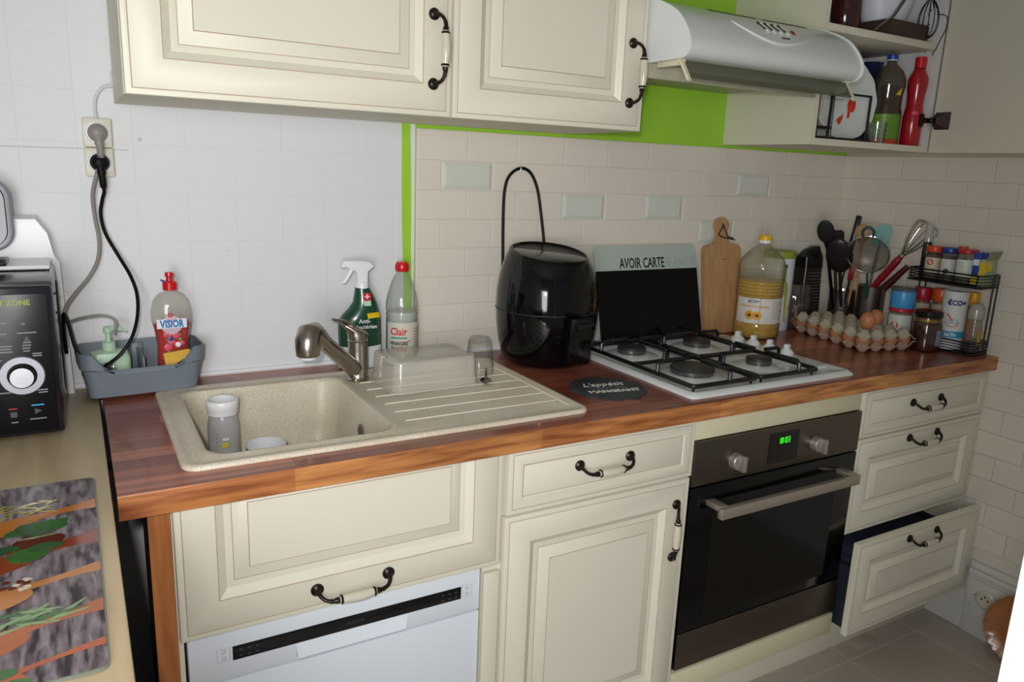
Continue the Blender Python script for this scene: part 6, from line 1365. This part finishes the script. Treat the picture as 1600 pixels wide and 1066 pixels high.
for k, (x, y, c_) in enumerate(((2.178, -0.145, '#27355e'), (2.188, -0.061, '#3a5a86'))):
    t = thing('tumbler', ('dark blue' if k == 0 else 'lighter blue') + ' plastic tumblers nested upright beside the green-labelled bottle', 'tumbler', (x, y, ZC), 0, 'blue tumblers')
    part(B().lathe([(0.026, 0), (0.0285, 0.003), (0.036, 0.258), (0.0375, 0.260), (0.0355, 0.260), (0.027, 0.006), (0.0001, 0.005)], 26, cap1=False), 'cup', clear('tumbler_' + c_[1:], c_, 0.6, 0.08, body=c_), t, smooth=50)
t = thing('small_glass', 'small clear glass at the shelf front below the plate', 'glass', (2.045, -0.292, ZC))
part(B().lathe([(0.022, 0), (0.024, 0.002), (0.027, 0.062), (0.025, 0.062), (0.022, 0.006), (0.0001, 0.006)], 24, cap1=False), 'cup', GL, t, smooth=50)
t = thing('syrup_bottle', 'clear bottle of dark syrup with green label and blue cap', 'bottle', (2.132, -0.250, ZC))
sp_ = [(0.042, 0), (0.047, 0.006), (0.047, 0.095), (0.042, 0.115), (0.0425, 0.15), (0.047, 0.175), (0.047, 0.195), (0.036, 0.222), (0.017, 0.240), (0.0135, 0.246), (0.0135, 0.252)]
part(B().lathe(sp_, 32), 'bottle', clear('syrup_pet', '#d6cfc0', 0.12, 0.04, body='#8a8272', fres=1.6), t, smooth=60)
part(B().lathe([(max(0.001, r - 0.0015), z + 0.001) for r, z in sp_ if z < 0.18], 30), 'syrup', mat('syrup_dark', '#3a1210', 0.15, var=0.1, coat=0.3), t, smooth=60)
part(B().lathe([(0.0155, 0.252), (0.0155, 0.255)], 20), 'neck_ring', WHITE, t); part(B().lathe([(0.0155, 0.255), (0.016, 0.257), (0.016, 0.268), (0.014, 0.270), (0.0001, 0.270)], 24), 'cap', mat('cap_blue', '#1d46a8', 0.35), t)
lb = part(sheet_arc(0.0473, 0.018, 0.092, VIEW - 1.3, VIEW + 1.3, n=16), 'label', mat('label_green', '#5e8a26', 0.35, var=0.2, scale=60), t, smooth=60)
part(sheet_arc(0.0474, 0.001, 0.017, VIEW - 1.3, VIEW + 1.3, n=12), 'orange_base', mat('base_orange', '#b8421c', 0.3, var=0.2), t)  # plain orange band round the foot of the bottle
part(merge(*[wrap(B().tube([(-0.02, 0, 0.0003), (0, 0.006, 0.0003), (0.02, 0.003, 0.0003)], 0.0011, 4, smooth=3), 0.0478, 0.030 + 0.013 * i, VIEW) for i in range(5)]), 'leaf_lines', mat('pale_lime', '#a4c46a', 0.4), lb)
part(wrap(B().loft([[(-0.010, -0.012, 0), (0.008, -0.012, 0), (0.012, 0.012, 0)], [(-0.010, -0.012, 0.0004), (0.008, -0.012, 0.0004), (0.012, 0.012, 0.0004)]]), 0.0455, 0.160, VIEW + 0.8), 'yellow_sticker', mat('print_yellow', '#d8b61c'), t)
t = thing('red_bottle', 'red plastic bottle standing at the right side of the open cabinet', 'bottle', (2.196, -0.303, ZC))
part(B().lathe([(0.026, 0), (0.029, 0.004), (0.029, 0.085), (0.024, 0.12), (0.025, 0.15), (0.029, 0.180), (0.029, 0.200), (0.016, 0.228), (0.013, 0.232)], 28), 'bottle', mat('bottle_red', '#a8151f', 0.22, var=0.05, coat=0.3), t, smooth=60)
part(B().lathe([(0.0165, 0.232), (0.0165, 0.262), (0.015, 0.264), (0.0001, 0.264)], 22), 'cap', RED, t)
part(xf(B().sphere((0, 0, 0), 0.009, 12, 6, 0, 1, 0.1, 0.7), T((-0.022, -0.0195, 0.098)) @ Matrix.Rotation(-0.8, 4, 'Z')), 'pink_print', mat('print_pink', '#d84a63'), t)
# upper shelf
ZU = 1.8204
t = thing('storage_box', 'low dark brown box on the upper shelf under the white colander', 'box', (2.115, -0.22, ZU))
part(B().box(-0.095, 0.095, -0.085, 0.085, 0, 0.052, bev=0.004), 'box', mat('box_brown', '#43302a', 0.6, var=0.3, scale=10), t)
t = thing('colander', 'white ribbed plastic colander on the brown box, upper shelf', 'colander', (2.105, -0.215, ZU + 0.0522))
b = B(); loops = []
for r, z in ((0.060, 0), (0.070, 0.004), (0.090, 0.055), (0.096, 0.085), (0.102, 0.088), (0.102, 0.092), (0.095, 0.092), (0.064, 0.006)):
    loops.append([(r * (1 + 0.006 * (k % 2)) * math.cos(2 * PI * k / 72), r * (1 + 0.006 * (k % 2)) * math.sin(2 * PI * k / 72) * 0.8, z) for k in range(72)])
b.loft(loops); part(b, 'bowl', mat('colander_white', '#d9dde6', 0.4, var=0.02), t, smooth=25)
t = thing('jam_jar', 'dark red glass jar at the left of the upper shelf', 'jar', (1.905, -0.235, ZU))
part(B().lathe([(0.040, 0), (0.045, 0.005), (0.045, 0.10), (0.036, 0.115), (0.036, 0.125)], 28), 'jar', mat('red_brown_glass', '#3a1816', 0.12, var=0.4, scale=20, coat=0.4), t, smooth=50)
part(B().lathe([(0.038, 0.122), (0.038, 0.138), (0.0001, 0.139)], 28), 'lid', BRONZE, t)
t = thing('jam_jar', 'second dark glass jar, closer to the cabinet side panel', 'jar', (1.790, -0.215, ZU))
part(B().lathe([(0.046, 0), (0.052, 0.005), (0.052, 0.10), (0.042, 0.115), (0.042, 0.125)], 28), 'jar', mat('brown_glass', '#2b1d17', 0.12, var=0.4, scale=20, coat=0.4), t, smooth=50)
part(B().lathe([(0.044, 0.122), (0.044, 0.138), (0.0001, 0.139)], 28), 'lid', BRONZE, t)
single(B().tube([(1.965, -0.295, ZU + 0.010), (2.02, -0.31, ZU + 0.055), (2.075, -0.318, ZU + 0.135)], 0.010, 8, flat=0.3), 'blade', STEELD, 'grey steel blade leaning in front of the colander', 'blade', shift=Vector((2.0, -0.3, ZU)))
t = thing('wire_whisk', 'black wire loops of a whisk hanging over the upper shelf edge', 'whisk', (2.205, -0.30, ZU + 0.06))
b = B()
for k in range(6):
    a = PI * k / 6 + 0.2; q = []
    for i in range(15):
        an = -PI * 0.9 + 1.8 * PI * i / 14; q.append((0.033 * math.sin(an) * math.cos(a), 0.026 * math.sin(an) * math.sin(a), 0.07 - 0.115 * (0.5 + 0.5 * math.cos(an)) ** 0.8))
    b.tube(q, 0.0013, 5, smooth=3)
b.tube([(0, 0, 0.065), (0.004, 0, 0.12), (0.01, 0, 0.2)], 0.005, 8)
part(b, 'wires', mat('wire_dark', '#2a2725', 0.35, 0.7), t)
single(B().tube([(2.222, -0.315, 1.905), (2.2235, -0.345, 1.895), (2.222, -0.350, 1.862), (2.214, -0.345, 1.835), (2.205, -0.34, 1.805), (2.197, -0.335, 1.788), (2.200, -0.336, 1.782)], 0.0014, 6, smooth=5), 'wire_hook', mat('wire_dark', '#2a2725'), 'thin bent wire dangling above the red bottle cap', 'wire', shift=Vector((2.21, -0.33, 1.85)))

# ---------------------------------------------------------------- floor corner and doorway
t = thing('wall_socket', 'old round three-hole socket low on the right wall panel', 'wall socket', (XR - 0.0085, -0.728, 0.136))
Mx = Matrix.Rotation(-PI / 2, 4, 'Y')
part(B().lathe([(0.031, 0), (0.031, 0.003), (0.027, 0.007), (0.023, 0.008), (0.022, 0.005), (0.0001, 0.005)], 30, M=Mx), 'face', mat('socket_cream', '#c9c4ae', 0.35, var=0.05), t)
hb = B()
for y, z in ((-0.009, 0.0), (0.009, 0.0), (0.0, 0.010)): hb.lathe([(0.0032, 0.005), (0.0032, 0.0054)], 10, 0, M=T((0, y, z)) @ Mx)
for y, z in ((-0.036, 0.0), (0.036, 0.0)): hb.lathe([(0.0016, 0.0002), (0.0016, 0.0012)], 8, 0, M=T((0, y, z)) @ Mx)
part(hb, 'pin_holes', BLACKM, t)
t = thing('amber_dish', 'amber scalloped dish propped on edge against the right wall', 'dish', (2.262, -0.868, 0.112))
t.rotation_euler = (0, math.radians(-80), math.radians(8))
n = 96
def sc(r, z, k): return [(r * (1 + k * abs(math.sin(12 * a))) * math.cos(a), r * (1 + k * abs(math.sin(12 * a))) * math.sin(a), z) for a in [2 * PI * i / n for i in range(n)]]
part(B().loft([sc(0.060, 0, 0), sc(0.090, 0.006, 0), sc(0.106, 0.018, 0.035), sc(0.104, 0.020, 0.035), sc(0.086, 0.010, 0), sc(0.058, 0.004, 0)]), 'dish', mat('amber', '#9c5f2b', 0.25, var=0.25, scale=14, coat=0.4), t, smooth=50)
dd = struct(B().box(0.655, 0.74, -1.62, -1.50, 0.0, 2.05, bev=0.002), 'door_1', mat('door_white', '#f4f4f2', 0.35, var=0.01))
